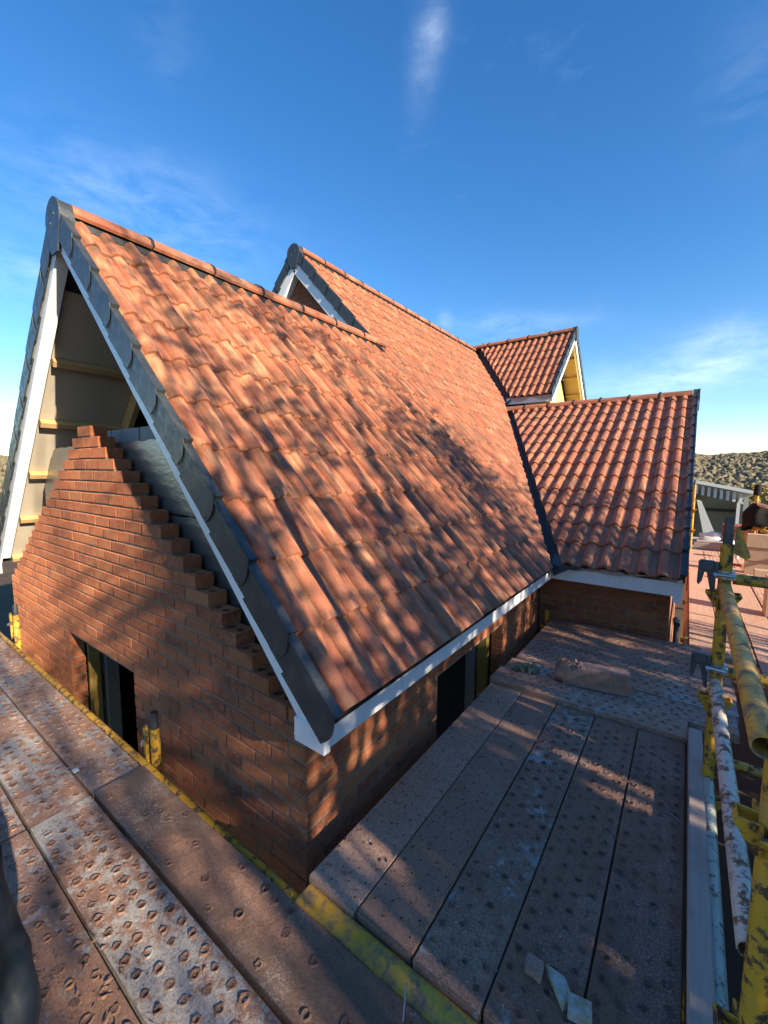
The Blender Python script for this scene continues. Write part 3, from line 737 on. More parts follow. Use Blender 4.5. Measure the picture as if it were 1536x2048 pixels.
# ridge end caps
def end_cap(fn, name='ridge_end_cap'):
    pl = [(0.125*math.sin(R(t)), 0.125*math.cos(R(t))) for t in range(-105, 106, 14)]
    pl = pl+[(0.055, -0.205), (-0.055, -0.205)]
    c = obj(name, MB().prism(pl, 0.0, 0.012, fn), M_['grey_plastic'], house)
    inner = [(a*0.955, b*0.955-0.0) for a, b in pl]
    obj('collar', MB().prism([(0.118*math.sin(R(t)), 0.118*math.cos(R(t))) for t in range(-112, 113, 14)], 0.0125, 0.085, fn), M_['grey_plastic'], c, smooth=True, sharp=40)
    for a, b in ((-0.03, -0.02), (0.035, 0.02)):
        obj('screw_head', MB().prism([(a+0.006*math.cos(R(t)), b+0.006*math.sin(R(t))) for t in range(0, 360, 45)], -0.003, 0.0, fn), M_['steel'], c)
    return c
end_cap(lambda a, b, t: Vector((-0.096+t, YC-a, 2.845+b)))
end_cap(lambda a, b, t: Vector((3.112+t, YM-a, 4.335+b)))
end_cap(lambda a, b, t: Vector((XW+a*0.9, WV-0.055+t, zr-0.06+b)))
end_cap(lambda a, b, t: Vector((XD+a*0.9, DV-0.055+t, zd-0.06+b)))

# ---- bargeboards, fascias, soffits
def barge(F, a0, a1, v0, v1, w0, w1, name='bargeboard', mat='white_plastic'):
    mb = MB(); vs = [F.p(a, v, w_) for w_ in (w0, w1) for a, v in ((a0,v0),(a1,v0),(a1,v1),(a0,v1))]
    mb.add(vs, [(0,3,2,1),(4,5,6,7),(0,1,5,4),(1,2,6,5),(2,3,7,6),(3,0,4,7)]); return obj(name, mb, M_[mat], house)
vk = 0.165*math.tan(P47)
barge(FR, -0.074, -0.058, 0.03, SLF-0.157*1.08, -0.158, -0.05)
barge(FL, 0.058, 0.074, 0.03, SLF-0.157*1.08, -0.158, -0.05)
# boxed returns of the barge at soffit level and its flat underside
barge(FL, -0.0, 0.057, 0.16, SLF-0.18, -0.158, -0.148, 'verge_soffit')
barge(FR, -0.057, 0.0, 0.16, SLF-0.18, -0.158, -0.148, 'verge_soffit')
obj('eaves_box_end', MB().cbox(-0.080, -0.062, -0.186, -0.026, 0.243, 0.34, 0.003).cbox(-0.0615, -0.045, -0.186, -0.17, 0.243, 0.33, 0.002), M_['white_plastic'], house)
obj('eaves_box_end', MB().cbox(-0.080, -0.062, WG+0.026, WG+0.186, 0.243, 0.34, 0.003), M_['white_plastic'], house)
obj('fascia', MB().cbox(-0.044, 3.085, -0.170, -0.152, 0.243, 0.375, 0.003), M_['white_plastic'], house)
obj('soffit', MB().box(-0.060, 3.10, -0.151, -0.002, 0.247, 0.255), M_['white_plastic'], house)
obj('eaves_tray', MB().box(-0.04, 3.0, -0.200, -0.10, 0.352, 0.356, Matrix.Identity(4)), M_['black_plastic'], house)
# wing
obj('fascia', MB().cbox(3.100, 3.118, -1.182, -0.150, 0.238, 0.392, 0.003), M_['white_plastic'], house)
obj('soffit', MB().box(3.1185, 3.298, -1.180, -0.17, 0.242, 0.25), M_['white_plastic'], house)
obj('eaves_box_end', MB().cbox(3.094, 3.30, -1.205, -1.183, 0.19, 0.40, 0.003).cbox(3.0865, 3.0985, -1.205, -1.145, 0.19, 0.395, 0.002), M_['white_plastic'], house)
barge(FW, 1.183, 1.199, 0.28, (XW-3.02)/math.cos(PW)-0.1, -0.17, -0.05)
barge(FWL, -1.199, -1.183, 0.4, (XW-3.02)/math.cos(PW)-0.1, -0.17, -0.05)
# crumpled underlay drooping over the wing fascia
mb = MB(); nn = 60
for i in range(nn):
    y = -0.20-0.97*i/(nn-1); wob = 0.008*math.sin(i*0.9)+0.006*math.sin(i*0.37+1); dr = 0.022+0.014*math.sin(i*0.23)+0.012*max(0, math.sin(i*0.11-0.6))*2
    mb.v += [(3.11, y, 0.403), (3.085+wob, y, 0.395), (3.074+wob*1.2, y, 0.395-dr)]
for i in range(nn-1):
    a = 3*i; mb.f += [(a, a+3, a+4, a+1), (a+1, a+4, a+5, a+2)]
obj('eaves_underlay', mb, M_['pale_underlay'], house, smooth=True, recalc=False)
# main gable above the front roof
gm = MB(); gj = MB(); rg = random.Random(8)
top_z = lambda y: 0.385+1.08*(min(y, 2*YM-y)+0.215)-0.21
me_full = bmesh_for(0.215, False)
for k in range(26, 58):
    z = 0.075*k+0.0375; ph = 0 if k % 2 else 0.1125
    j0 = 0
    for j in range(5, 34):
        y = ph+0.225*j
        if z+0.03 > top_z(y-0.1) or z+0.03 > top_z(y+0.1): continue
        M = Matrix.Translation((3.25+0.051, y+rg.gauss(0, 0.001), z)) @ Matrix.Rotation(rg.gauss(0, 0.004), 4, 'Z'); gj.add([M @ v.co for v in me_full.vertices], [tuple(p.vertices) for p in me_full.polygons])
gm.prism([(1.6, 2.0), (2*YM-1.6, 2.0), (YM, 2.0+(YM-1.6)*1.08)], 3.256, 3.34, lambda a, b, t: Vector((t, a, b)))
gw = obj('main_gable_wall', gm, M_['mortar'], house)
o = obj('brickwork', gj, M_['brick'], gw, recalc=False); o['kind'] = 'stuff'
barge(FR, 3.135, 3.151, vM0-0.4, SLM-0.19*1.08, -0.225, -0.05)
barge(FML, -3.151, -3.135, 3.0, SLM-0.19*1.08, -0.225, -0.05)
barge(FML, -3.25, -3.152, 3.0, SLM-0.24, -0.225, -0.215, 'verge_soffit')
barge(FR, 3.152, 3.25, vM0-0.4, SLM-0.24, -0.225, -0.215, 'verge_soffit')
# dormer: fascia, dark opening panel, barge, soffit panels, foam board
obj('fascia', MB().cbox(7.47, 7.485, DV-0.01, 1.95, 2.66, 2.79, 0.003), M_['white_plastic'], house)
mb = MB()
for i in range(16):
    y = DV+0.02+(1.85-DV)*i/15; q = 0.05+0.03*math.sin(i*0.7)
    mb.v += [(7.50, y, 2.80), (7.452, y, 2.79), (7.445, y, 2.79-q)]
for i in range(15): a = 3*i; mb.f += [(a, a+3, a+4, a+1), (a+1, a+4, a+5, a+2)]
obj('eaves_underlay', mb, M_['pale_underlay'], house, smooth=True, recalc=False)
obj('eaves_box_end', MB().cbox(7.46, 7.62, DV-0.035, DV-0.012, 2.64, 2.80, 0.003), M_['white_plastic'], house)
obj('dormer_cheek', MB().box(7.72, 7.80, 1.12, 2.2, 1.9, 2.70), M_['dark_hole'], house)  # near-black panel stands in for the unlit opening under the eaves
for y in (1.30, 1.62): obj('stud', MB().box(7.66, 7.715, y, y+0.045, 2.0, 2.66), M_['timber'], house)
barge(FD, -DV-0.002, -DV+0.014, 0.12, (XD-7.41)/math.cos(PD)-0.17, -0.20, -0.05)
barge(FDL, DV-0.014, DV+0.002, 0.0, (XD-7.41)/math.cos(PD)-0.17, -0.20, -0.05)
gz = MB().prism([(7.62, 2.0), (2*XD-7.62, 2.0), (2*XD-7.62, 2.68), (XD, 4.16), (7.62, 2.68)], DV+0.42, DV+0.48, lambda a, b, t: Vector((a, t, b)))
obj('dormer_gable_wall', gz, M_['foam_yellow'], house)
for i in range(4):
    v = 0.25+i*0.52
    barge(FDL, DV+0.02, DV+0.42, v, v+0.48, -0.10, -0.09, 'soffit_panel', 'dormer_board')
    barge(FDL, DV+0.02, DV+0.42, v+0.482, v+0.518, -0.17, -0.086, 'noggin', 'timber')
barge(FDL, DV+0.015, DV+0.055, 0.1, 2.2, -0.20, -0.175, 'verge_soffit', 'white_plastic')
obj('dormer_side_board', MB().prism([(7.64, 2.0), (7.64, 2.70), (8.15, 3.20), (8.15, 2.0)], DV+0.05, DV+0.41, lambda a, b, t: Vector((a, t, b))), M_['foam_yellow'], house)
# lead valleys
def valley(A, za, B, zb, Fa, Fb, name='lead_valley'):
    mb = MB(); n = 24
    for i in range(n+1):
        t = i/n; P = A.lerp(B, t); jit = 0.004*math.sin(i*2.1)
        nn_ = Vector((-(B-A).normalized().y, (B-A).normalized().x, 0))
        Pm = P+nn_*0.16; Pw = P-nn_*0.20
        mb.v += [tuple(Fa(Pm.x, Pm.y, -0.04)), (P.x, P.y, Fa(P.x, P.y, -0.05).z+0.002+jit), tuple(Fb(Pw.x, Pw.y, -0.012+jit))]
    for i in range(n): a = 3*i; mb.f += [(a, a+3, a+4, a+1), (a+1, a+4, a+5, a+2)]
    obj(name, mb, M_['lead'], house, smooth=True, recalc=False)
onm = lambda x, y, w_: Vector((x, y, 0.385+1.08*(y+0.215)+w_/math.cos(P47)))
onw = lambda x, y, w_: Vector((x, y, 0.415+0.529*(x-3.02)+w_/math.cos(PW)))
ond = lambda x, y, w_: Vector((x, y, 2.80+0.93*(x-7.41)+w_/math.cos(PD)))
valley(VA-vd*0.08, 0, VB+vd*0.05, 0, onm, onw)
valley(DA-dd*0.05, 0, DB+dd*0.05, 0, onm, ond)
# turned-down lead tongue at the foot of the valley
mb = MB()
for i in range(10):
    t = i/9; y = -0.17-0.27*t
    mb.v += [(3.16, y, onw(3.16, y, 0).z-0.015), (3.05, y, onw(3.05, y, 0).z-0.012), (3.012-0.01*math.sin(i), y, 0.395), (3.02, y, 0.355+0.02*t+0.006*math.sin(i*1.7))]
for i in range(9):
    a = 4*i
    for q in range(3): mb.f.append((a+q, a+q+4, a+q+5, a+q+1))
obj('lead_flashing', mb, M_['lead'], house, smooth=True, recalc=False)
# timber and panels seen inside the open front gable (left slope underside)
for i in range(5):
    v0_ = 0.10+i*0.58
    barge(FL, -0.62, -0.02, v0_+0.05, v0_+0.575, -0.115, -0.10, 'soffit_panel', 'panel_board')
    barge(FL, -0.62, -0.02, v0_, v0_+0.046, -0.17, -0.098, 'noggin', 'timber')
barge(FL, -0.67, -0.625, 0.1, SLF-0.12, -0.24, -0.09, 'rafter', 'timber')
for a_ in (1.15, 1.75, 2.35): barge(FL, -a_-0.045, -a_, 0.1, SLF-0.12, -0.22, -0.09, 'rafter', 'timber')
for a_ in (0.50, 1.10, 1.70, 2.30): barge(FR, a_, a_+0.045, 0.25, SLF-0.12, -0.22, -0.09, 'rafter', 'timber')

# ------------------------------------------------------------------ scaffold boards
BW, BT = 0.2195, 0.050
def dimple_mesh(name, pts, r=0.0115, h=0.0062, mat='board_steel'):
    mb = MB(); n = 10; mb.tc = []
    for (x, y) in pts:
        dl = rt.uniform(0.08, 0.36)
        rr_ = r*rt.uniform(0.8, 1.15); vs = []; ph_ = rt.uniform(0, 6.28); hh_ = h*rt.uniform(0.5, 1.15); cut_ = rt.uniform(0.3, 0.95)
        for q, z in ((1.5, 0.0004), (1.05, hh_), (0.80, hh_*0.7), (0.55, 0.0006)):
            for i in range(n):
                t = 2*math.pi*i/n; jq = q*(1+rt.uniform(-0.14, 0.14)); zz = z if z < 0.001 else z*(1-cut_*max(0, math.cos(2*(t-ph_)))); vs.append((x+rr_*jq*math.cos(t), y+rr_*jq*math.sin(t), zz))
        fs = []
        for j in range(3):
            for i in range(n): fs.append((j*n+i, j*n+(i+1) % n, (j+1)*n+(i+1) % n, (j+1)*n+i))
        fs.append(tuple(range(3*n, 4*n)))
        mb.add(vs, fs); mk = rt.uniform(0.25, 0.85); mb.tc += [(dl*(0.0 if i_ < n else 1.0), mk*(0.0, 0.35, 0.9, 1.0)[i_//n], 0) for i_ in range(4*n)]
    return mb
def scaffold_board(axis, u0, u1, c0, z, style, color, label, group=None, width=BW, tilt=0.0, sag=0.0):
    """axis X: runs u0..u1 along X with near edge at y=c0 going to y=c0-width ; axis Y: runs u0..u1 along Y with edge x=c0 going to x=c0+width"""
    Ln = u1-u0
    if axis == 'X': M = Matrix.Translation((u0, c0-width, z)) @ Matrix.Rotation(tilt, 4, 'X')
    else: M = Matrix.Translation((c0+width, u0, z)) @ Matrix.Rotation(R(90), 4, 'Z') @ Matrix.Rotation(tilt, 4, 'X')
    mb = MB(); e = 0.003
    # pressed steel section: flat top with rolled edges and turned-down sides
    prof = [(0, -BT), (0, -e), (e*0.4, -e*0.35), (e, 0), (width-e, 0), (width-e*0.4, -e*0.35), (width, -e), (width, -BT), (width-0.012, -BT), (width-0.012, -BT+0.004), (width-0.004, -BT+0.004), (width-0.004, -0.006), (0.004, -0.006), (0.004, -BT+0.004), (0.012, -BT+0.004), (0.012, -BT)]
    m = len(prof); NS = max(4, int(Ln/0.25)); 
    for i in range(NS+1):
        x = 0.004+(Ln-0.008)*i/NS
        for a, b in prof: mb.v.append((x, a, b-sag*math.sin(math.pi*i/NS)))
    for i in range(NS):
        for j in range(m): a, b = i*m+j, i*m+(j+1) % m; mb.f.append((a, a+m, b+m, b))
    # end plates
    for xe in (0.0, Ln-0.003):
        mb.box(xe, xe+0.003, 0.003, width-0.003, -BT, -0.001)
    pts = []; mb.tc = [(0.0, 0.0, 0.0)]*len(mb.v)
    if style in ('dimple', 'worn'):
        nx = int((Ln-0.08)/0.068)
        for i in range(nx):
            for j in range(4):
                if rt.random() < (0.75 if style == 'worn' else 0.06): continue
                pts.append((0.05+0.068*i+(0.034 if j % 2 else 0)+rt.gauss(0, 0.003), 0.032+0.0535*j+rt.gauss(0, 0.0025)))
        dmb = dimple_mesh('d', pts); mb.add(dmb.v, dmb.f); mb.tc += dmb.tc
    o = bpy.data.objects.new('scaffold_board', mesh('scaffold_board', mb, M_['board_steel'], smooth=True, sharp=24)); col.objects.link(o)
    o.matrix_basis = M; o.color = color; tag(o, label, 'scaffold board', group)
    if style == 'hole':
        nx = int((Ln-0.06)/0.062)
        for i in range(nx):
            for j in range(4):
                pts.append((0.04+0.062*i+(0.031 if j % 2 else 0), 0.030+0.055*j))
        mb2 = MB()
        for x, y in pts:
            vs = []
            for q, zz in ((0.0062, 0.0004), (0.0046, 0.0018), (0.0034, 0.0003)):
                for i in range(8): t = 2*math.pi*i/8; vs.append((x+q*math.cos(t), y+q*math.sin(t), zz))
            mb2.add(vs, [(j*8+i, j*8+(i+1) % 8, (j+1)*8+(i+1) % 8, (j+1)*8+i) for j in range(2) for i in range(8)])
        d = obj('hole_rims', mb2, M_['board_steel'], None, smooth=True)
        mb3 = MB()
        for x, y in pts: mb3.add([(x+0.0044*math.cos(R(45*i)), y+0.0044*math.sin(R(45*i)), 0.0006) for i in range(8)], [tuple(range(8))])  # dark discs laid on the sheet paint the shade inside the holes
        hh = obj('drain_holes', mb3, M_['dark_hole'], None, recalc=False); hh.parent = o; hh['kind'] = 'stuff'
        d.parent = o; d['kind'] = 'stuff'; d.color = tuple(color)
    return o
ZR = -0.22; ZL = -0.232
rights = [(-0.142, 'hole', (0.80, 0.85, 0.0, 1), 'pinkish perforated scaffold board running beside the side wall'),
          (-0.3675, 'hole', (0.80, 0.36, 0.0, 1), 'brown dusted perforated scaffold board, second out from the side wall'),
          (-0.5935, 'dimple', (0.60, 0.25, 0.0, 1), 'grey and brown blotched dimpled scaffold board, third out from the side wall'),
          (-0.8195, 'dimple', (0.70, 0.16, 0.0, 1), 'muddy dimpled scaffold board with timber offcuts lying on it'),
          (-1.0455, 'dimple', (0.76, 0.10, 0.5, 1), 'dark wet dimpled scaffold board beside the grey timber toe board')]
for i, (y, st, c_, lb) in enumerate(rights):
    scaffold_board('X', -0.118+rt.uniform(-0.008, 0.008), 1.645+rt.uniform(-0.006, 0.004), y, ZR+rt.uniform(-0.004, 0.003), st, c_, lb, 'boards of the platform beside the side wall', tilt=rt.uniform(-0.006, 0.006))
xl = [(-0.440, 'inner'), (-0.670, 'second'), (-0.900, 'third'), (-1.130, 'fourth')]
names_n = {'inner': ('grey mud-dusted scaffold board along the gable wall, beyond the cross joint', (0.58, 0.40, 0.15, 1)), 'second': ('blue-grey dimpled scaffold board, second out from the gable wall, beyond the joint', (0.53, 0.22, 0.0, 1)), 'third': ('dimpled scaffold board beside the navy jacket, beyond the joint', (0.52, 0.15, 0.0, 1)), 'fourth': ('outermost scaffold board of the gable platform, beyond the joint', (0.4, 0.2, 0.0, 1))}
names_f = {'inner': ('dark wet scaffold board alongside the yellow ledger and gable corner', (0.74, 0.18, 0.75, 1)), 'second': ('blue-grey dimpled scaffold board next to the dark wet board', (0.53, 0.14, 0.0, 1)), 'third': ('dimpled scaffold board with dead leaves, beside the navy jacket', (0.60, 0.20, 0.35, 1)), 'fourth': ('outermost scaffold board of the gable platform, near the jacket', (0.4, 0.2, 0.0, 1))}
for x, nm in xl:
    scaffold_board('Y', 0.972, 3.40, x, ZL+rt.uniform(-0.003, 0.004), 'dimple', names_n[nm][1], names_n[nm][0], 'boards of the platform along the gable', tilt=rt.uniform(-0.006, 0.006))
    scaffold_board('Y', -1.60, 0.962, x+(0.004 if nm == 'inner' else 0), ZL+(0.012 if nm == 'inner' else 0)+rt.uniform(-0.003, 0.003), 'worn' if nm == 'inner' else 'dimple', names_f[nm][1], names_f[nm][0], 'boards of the platform along the gable', tilt=rt.uniform(-0.006, 0.006))
    if nm in ('inner', 'second'): scaffold_board('Y', 3.41, 5.9, x, ZL+rt.uniform(-0.003, 0.004), 'dimple', (0.5, 0.4, 0.0, 1), 'dusty far scaffold board at the left end of the gable platform' if nm == 'inner' else 'far scaffold board one out from the left gable end', 'boards of the platform along the gable')
# raised cross board and the platform in front of the wing
scaffold_board('Y', -1.275, -0.125, 1.655, -0.192, 'dimple', (0.60, 0.55, 0.0, 1), 'raised dusty cross board laid over the ends of the long boards', width=0.232)
cl = ['dusty cross board behind the raised one, under the broken block', 'dusty cross board, third of the wing platform', 'pale dusty cross board, fourth of the wing platform', 'pink dusted cross board, fifth of the wing platform', 'mud covered cross board, sixth of the wing platform', 'mud covered cross board close against the wing wall']
for i in range(6):
    scaffold_board('Y', -1.52+rt.uniform(-0.02, 0.02) if i < 4 else -1.36, -0.135-(0.02 if i else 0.0), 1.895+0.228*i, -0.208+rt.uniform(-0.003, 0.003), 'dimple', (0.56+0.04*i, 0.60-0.08*i, 0.0, 1), cl[i], 'cross boards in front of the wing')
# long pink boards beyond, along the gable end of the wing
for j in range(5):
    y = -1.285-0.2285*j
    for q, (x0, x1) in enumerate(((2.10+0.0, 4.45), (4.46, 6.85), (6.86, 9.25))):
        if j == 0 and q == 0: x0 = 3.28
        elif q == 0: x0 = 3.28 if j < 2 else 2.3
        scaffold_board('X', x0, x1, y, -0.255+rt.uniform(-0.004, 0.004), 'hole' if j % 2 == 0 else 'dimple', (0.86, 0.98, 0.0, 1),
            'pink walkway board %s, %s out from the wing gable' % (('next to the cross boards', 'in the middle run', 'in the run towards the shed')[q], ('first', 'second', 'third', 'fourth', 'fifth')[j]), 'boards of the walkway beyond the wing')

# ------------------------------------------------------------------ scaffold tubes
TR = 0.0242
def tube_thing(name, p0, p1, mat, label, cat='scaffold tube', group=None, r=TR, ends=True):
    mid = (Vector(p0)+Vector(p1))/2
    mb = MB().pipe(p0, p1, r, 0.004, 20); o = obj(name, mb, M_[mat], None, smooth=True); tag(o, label, cat, group); return o
def standard(x, y, z0, z1, label, levels, spig=0.13, group='scaffold standards', yaw=0.0, mat='yellow_paint'):
    e = empty('scaffold_standard', (x, y, z0), label, 'scaffold post', group)
    obj('tube', MB().pipe((x,y,z0), (x,y,z1), TR, 0.004, 20), M_[mat], e, smooth=True)
    if spig: obj('spigot', MB().pipe((x,y,z1-0.05), (x,y,z1+spig), 0.0185, 0.004, 16).box(x-0.003, x+0.003, y-0.0195, y+0.0195, z1+spig*0.3, z1+spig*0.42), M_['dark_steel'], e, smooth=True)
    for z in levels:
        for i in range(4):
            a = yaw+i*math.pi/2; d = Vector((math.cos(a), math.sin(a), 0)); t = Vector((-d.y, d.x, 0)); b = Vector((x, y, z))
            # V-shaped pressing welded to the tube
            pl = [(0.020, 0.030), (0.062, 0.030), (0.066, 0.022), (0.030, -0.040), (0.020, -0.040)]
            mb = MB()
            for s_ in (-1, 1): mb.prism(pl, s_*0.019, s_*0.0235, lambda q, h, w_: b+d*q+Vector((0,0,h))+t*(w_*(0.8+q*6)))
            mb.prism([(0.058, 0.030), (0.066, 0.022), (0.060, 0.010), (0.054, 0.020)], -0.026, 0.026, lambda q, h, w_: b+d*q+Vector((0,0,h))+t*w_)
            obj('v_pressing', mb, M_[mat], e)
    return e
def clamp(x, y, z, parent, side=-1):
    """steel band coupler with its bolt"""
    mb = MB(); 
    for i in range(16):
        a0, a1 = 2*math.pi*i/16, 2*math.pi*(i+1)/16
        q = [Vector((x+r_*math.cos(a), y+r_*math.sin(a), zz)) for r_, zz in ((TR+0.002, z-0.018), (TR+0.011, z-0.018), (TR+0.011, z+0.018), (TR+0.002, z+0.018)) for a in (a0, a1)]
        mb.add(q, [(0,1,3,2), (2,3,5,4), (4,5,7,6)])
    mb.tube((x-0.05, y-0.03, z), (x-0.05, y+0.045, z+0.004), 0.008, n=8); mb.tube((x-0.05, y+0.03, z), (x-0.05, y+0.042, z), 0.014, n=6)
    mb.box(x-0.052, x-0.02, y-0.036, y-0.012, z-0.014, z+0.014)
    return obj('band_clamp', mb, M_['steel'], parent)
def hook(x, y, z, parent):
    """dark two-pronged toe board bracket reaching towards the wall"""
    mb = MB(); f = lambda a, b, t: Vector((x+t, y+a, z+b))
    pl = [(0.030, 0.024), (0.094, 0.030), (0.104, 0.022), (0.106, -0.078), (0.100, -0.090), (0.088, -0.070), (0.080, -0.026), (0.070, -0.028), (0.050, -0.128), (0.038, -0.135), (0.038, -0.028), (0.030, -0.022)]
    mb.prism(pl, -0.011, 0.011, f); mb.cbox(x-0.016, x+0.016, y+0.045, y+0.095, z-0.018, z+0.028, 0.004)
    return obj('board_bracket', mb, M_['dark_steel'], parent)
P1 = (1.33, -1.352); P2 = (0.015, -1.375)
e1 = standard(P1[0], P1[1], GZ, 0.955, 'yellow scaffold standard with grey spigot and two band clamps', (0.70, 0.20, -0.30), 0.12)
clamp(P1[0], P1[1], 0.815, e1); clamp(P1[0], P1[1], 0.375, e1)
hook(P1[0]-0.01, P1[1]-0.005, 0.845, e1); hook(P1[0]-0.01, P1[1]-0.005, 0.40, e1)
obj('wedge_plate', MB().prism([(0.028, 0.10), (0.040, 0.105), (0.085, -0.03), (0.070, -0.045), (0.026, -0.02)], -0.012, 0.012, lambda a, b, t: Vector((P1[0]+0.03+t, P1[1]-a, 0.93+b))), M_['yellow_worn'], e1)
e2 = standard(P2[0], P2[1], GZ, 1.9, 'thick yellow scaffold standard with chipped paint by the toe board end', (0.53, 0.03, -0.47), 0.0)
tube_thing('guard_rail', (P1[0]-0.03, P1[1], 0.765), (P2[0]-0.04, P2[1]+0.03, 0.735), 'yellow_worn', 'grey-smeared yellow upper guard rail between the two standards', 'guard rail')
tube_thing('guard_rail', (P1[0]-0.03, P1[1]+0.005, 0.305), (P2[0]+0.03, P2[1]+0.012, 0.225), 'white_paint_worn', 'rust-flecked white lower guard rail between the two standards', 'guard rail')
tube_thing('ledger_tube', (P1[0]-0.03, P1[1]+0.0, -0.185), (-0.55, P1[1]+0.01, -0.215), 'green_paint_worn', 'pale green ledger tube alongside the grey timber toe board', 'ledger')
tube_thing('transom_tube', (P1[0]+0.01, P1[1]-0.03, 0.795), (P1[0]+0.02, -3.4, 0.795), 'yellow_paint', 'yellow upper transom tube running out from the clamped standard', 'transom', 'transoms at the clamped standard')
tube_thing('transom_tube', (P1[0]+0.01, P1[1]-0.03, 0.355), (P1[0]+0.02, -3.4, 0.35), 'yellow_paint', 'yellow lower transom tube running out from the clamped standard', 'transom', 'transoms at the clamped standard')
tube_thing('transom_tube', (1.74, -0.10, -0.300), (1.74, -3.2, -0.300), 'yellow_paint', 'yellow transom tube under the raised cross board', 'transom')
# yellow ledger under the board ends
led = MB(); prof = [(-0.209, -0.345), (-0.209, -0.252), (-0.202, -0.242), (-0.190, -0.238), (-0.136, -0.238), (-0.126, -0.242), (-0.121, -0.250), (-0.121, -0.345)]
led.prism(prof, -1.9, -0.158, lambda a, b, t: Vector((a, t, b))); o = obj('ledger_beam', led, M_['yellow_worn']); tag(o, 'worn yellow ledger beam under the ends of the long boards', 'ledger')
led = MB(); led.prism([(-0.203, -0.33), (-0.203, -0.258), (-0.192, -0.248), (-0.178, -0.248), (-0.168, -0.258), (-0.168, -0.33)], -0.15, 5.6, lambda a, b, t: Vector((a, t, b))); o = obj('ledger_beam', led, M_['yellow_paint']); tag(o, 'long yellow ledger running along the foot of the gable wall', 'ledger')
for (x, y, lb, zt) in ((-0.128, 1.02, 'short yellow scaffold standard with wedge at the gable window', -0.09), (-0.128, 3.60, 'yellow scaffold standard at the left end of the gable wall', -0.02)):
    e = standard(x, y, GZ, zt, lb, (), 0.09)
    obj('wedge', MB().prism([(0.0, 0.10), (0.018, 0.12), (0.034, 0.09), (0.020, -0.11), (0.008, -0.12)], -0.007, 0.007, lambda a, b, t: Vector((x-0.030+t, y+0.022+a, zt-0.10+b))), M_['yellow_paint'], e)
    obj('wedge_bolt', MB().tube((x-0.05, y+0.045, zt-0.09), (x-0.03, y+0.065, zt-0.085), 0.010, n=8), M_['steel'], e)
# posts holding up the platforms
for (x, y, lb) in ((-1.06, 1.0, 'outer scaffold standard under the gable platform joint'), (-1.06, 3.5, 'outer scaffold standard at the far end of the gable platform'), (1.75, -0.16, 'yellow stub standard in the corner by the wing wall')):
    pass
e = standard(3.20, -0.115, GZ, -0.12, 'short yellow scaffold stub in the inner corner by the wing wall', (-0.3,), 0.0)
tube_thing('ledger_tube', (1.9, -1.262, -0.285), (9.3, -1.275, -0.30), 'orange_tube', 'orange ledger tube along the foot of the wing gable', 'ledger')
obj_ = None
for i, x in enumerate((3.6, 5.0, 6.9)):
    mb = MB(); c0 = Vector((x, -1.262, -0.285))
    mb.tube(c0-Vector((0.03,0,0)), c0+Vector((0.03,0,0)), 0.031, n=14); mb.box(x-0.02, x+0.02, -1.24, -1.22, -0.30, -0.25)
    o = obj('tube_coupler', mb, M_['yellow_paint']); tag(o, ('yellow coupler on the orange ledger near the wing corner', 'yellow coupler at the middle of the orange ledger', 'yellow coupler at the far end of the orange ledger')[i], 'coupler')
e = standard(9.0, -1.30, GZ, 1.05, 'yellow scaffold standard at the far end of the wing verge', (0.55, 0.15), 0.1)
e = standard(7.75, -2.09, GZ, 0.98, 'yellow standard carrying a black jacket at the far walkway', (0.2,), 0.0)
obj('tube_cap', MB().tube((7.75,-2.09,0.93), (7.75,-2.09,1.10), 0.050, 0.045, n=10), M_['black_cloth'], e, smooth=True)
tube_thing('brace_tube', (7.75, -2.11, 0.42), (6.9, -2.9, 0.05), 'yellow_worn', 'pale brace tube sloping away from the jacket post', 'brace')
tube_thing('guard_rail', (7.85, -2.05, 0.80), (6.1, -2.75, 0.62), 'white_paint_worn', 'pinkish rail tube passing over the black jacket', 'guard rail')
# timber toe board
mb = MB()
for i in range(13):
    x = -0.62+2.36*i/12; dz = 0.002*math.sin(i*1.3)
    mb.v += [(x, -1.276, -0.30), (x, -1.276, -0.172+dz), (x, -1.281, -0.167+dz), (x, -1.334, -0.167+dz), (x, -1.339, -0.172+dz), (x, -1.339, -0.30)]
for i in range(12):
    for j in range(6): a, b = i*6+j, i*6+(j+1) % 6; mb.f.append((a, b, b+6, a+6))
mb.f += [tuple(range(6)), tuple(reversed(range(72, 78)))]
k = NT('toe_timber', 0.85, spec=0.2); v = k.coord('Object', scale=(0.5, 14, 14), rnd=False); v3 = k.coord('Object', rnd=False)
c = k.mix(k.noise(v, 4, 8, 0.75, 0.4), (0.28,0.215,0.165), (0.56,0.46,0.38)); c = k.mix(k.mask(k.noise(v3, 5, 6, 0.7), 0.5, 0.72), c, (0.30,0.225,0.20)); k.base(c); k.bump(k.noise(v, 8, 8, 0.8), 0.5, 0.004)
o = obj('toe_board', mb, k.m); tag(o, 'long weathered grey timber toe board edging the platform', 'toe board')

# ------------------------------------------------------------------ things lying on the platforms
rd = random.Random(17)
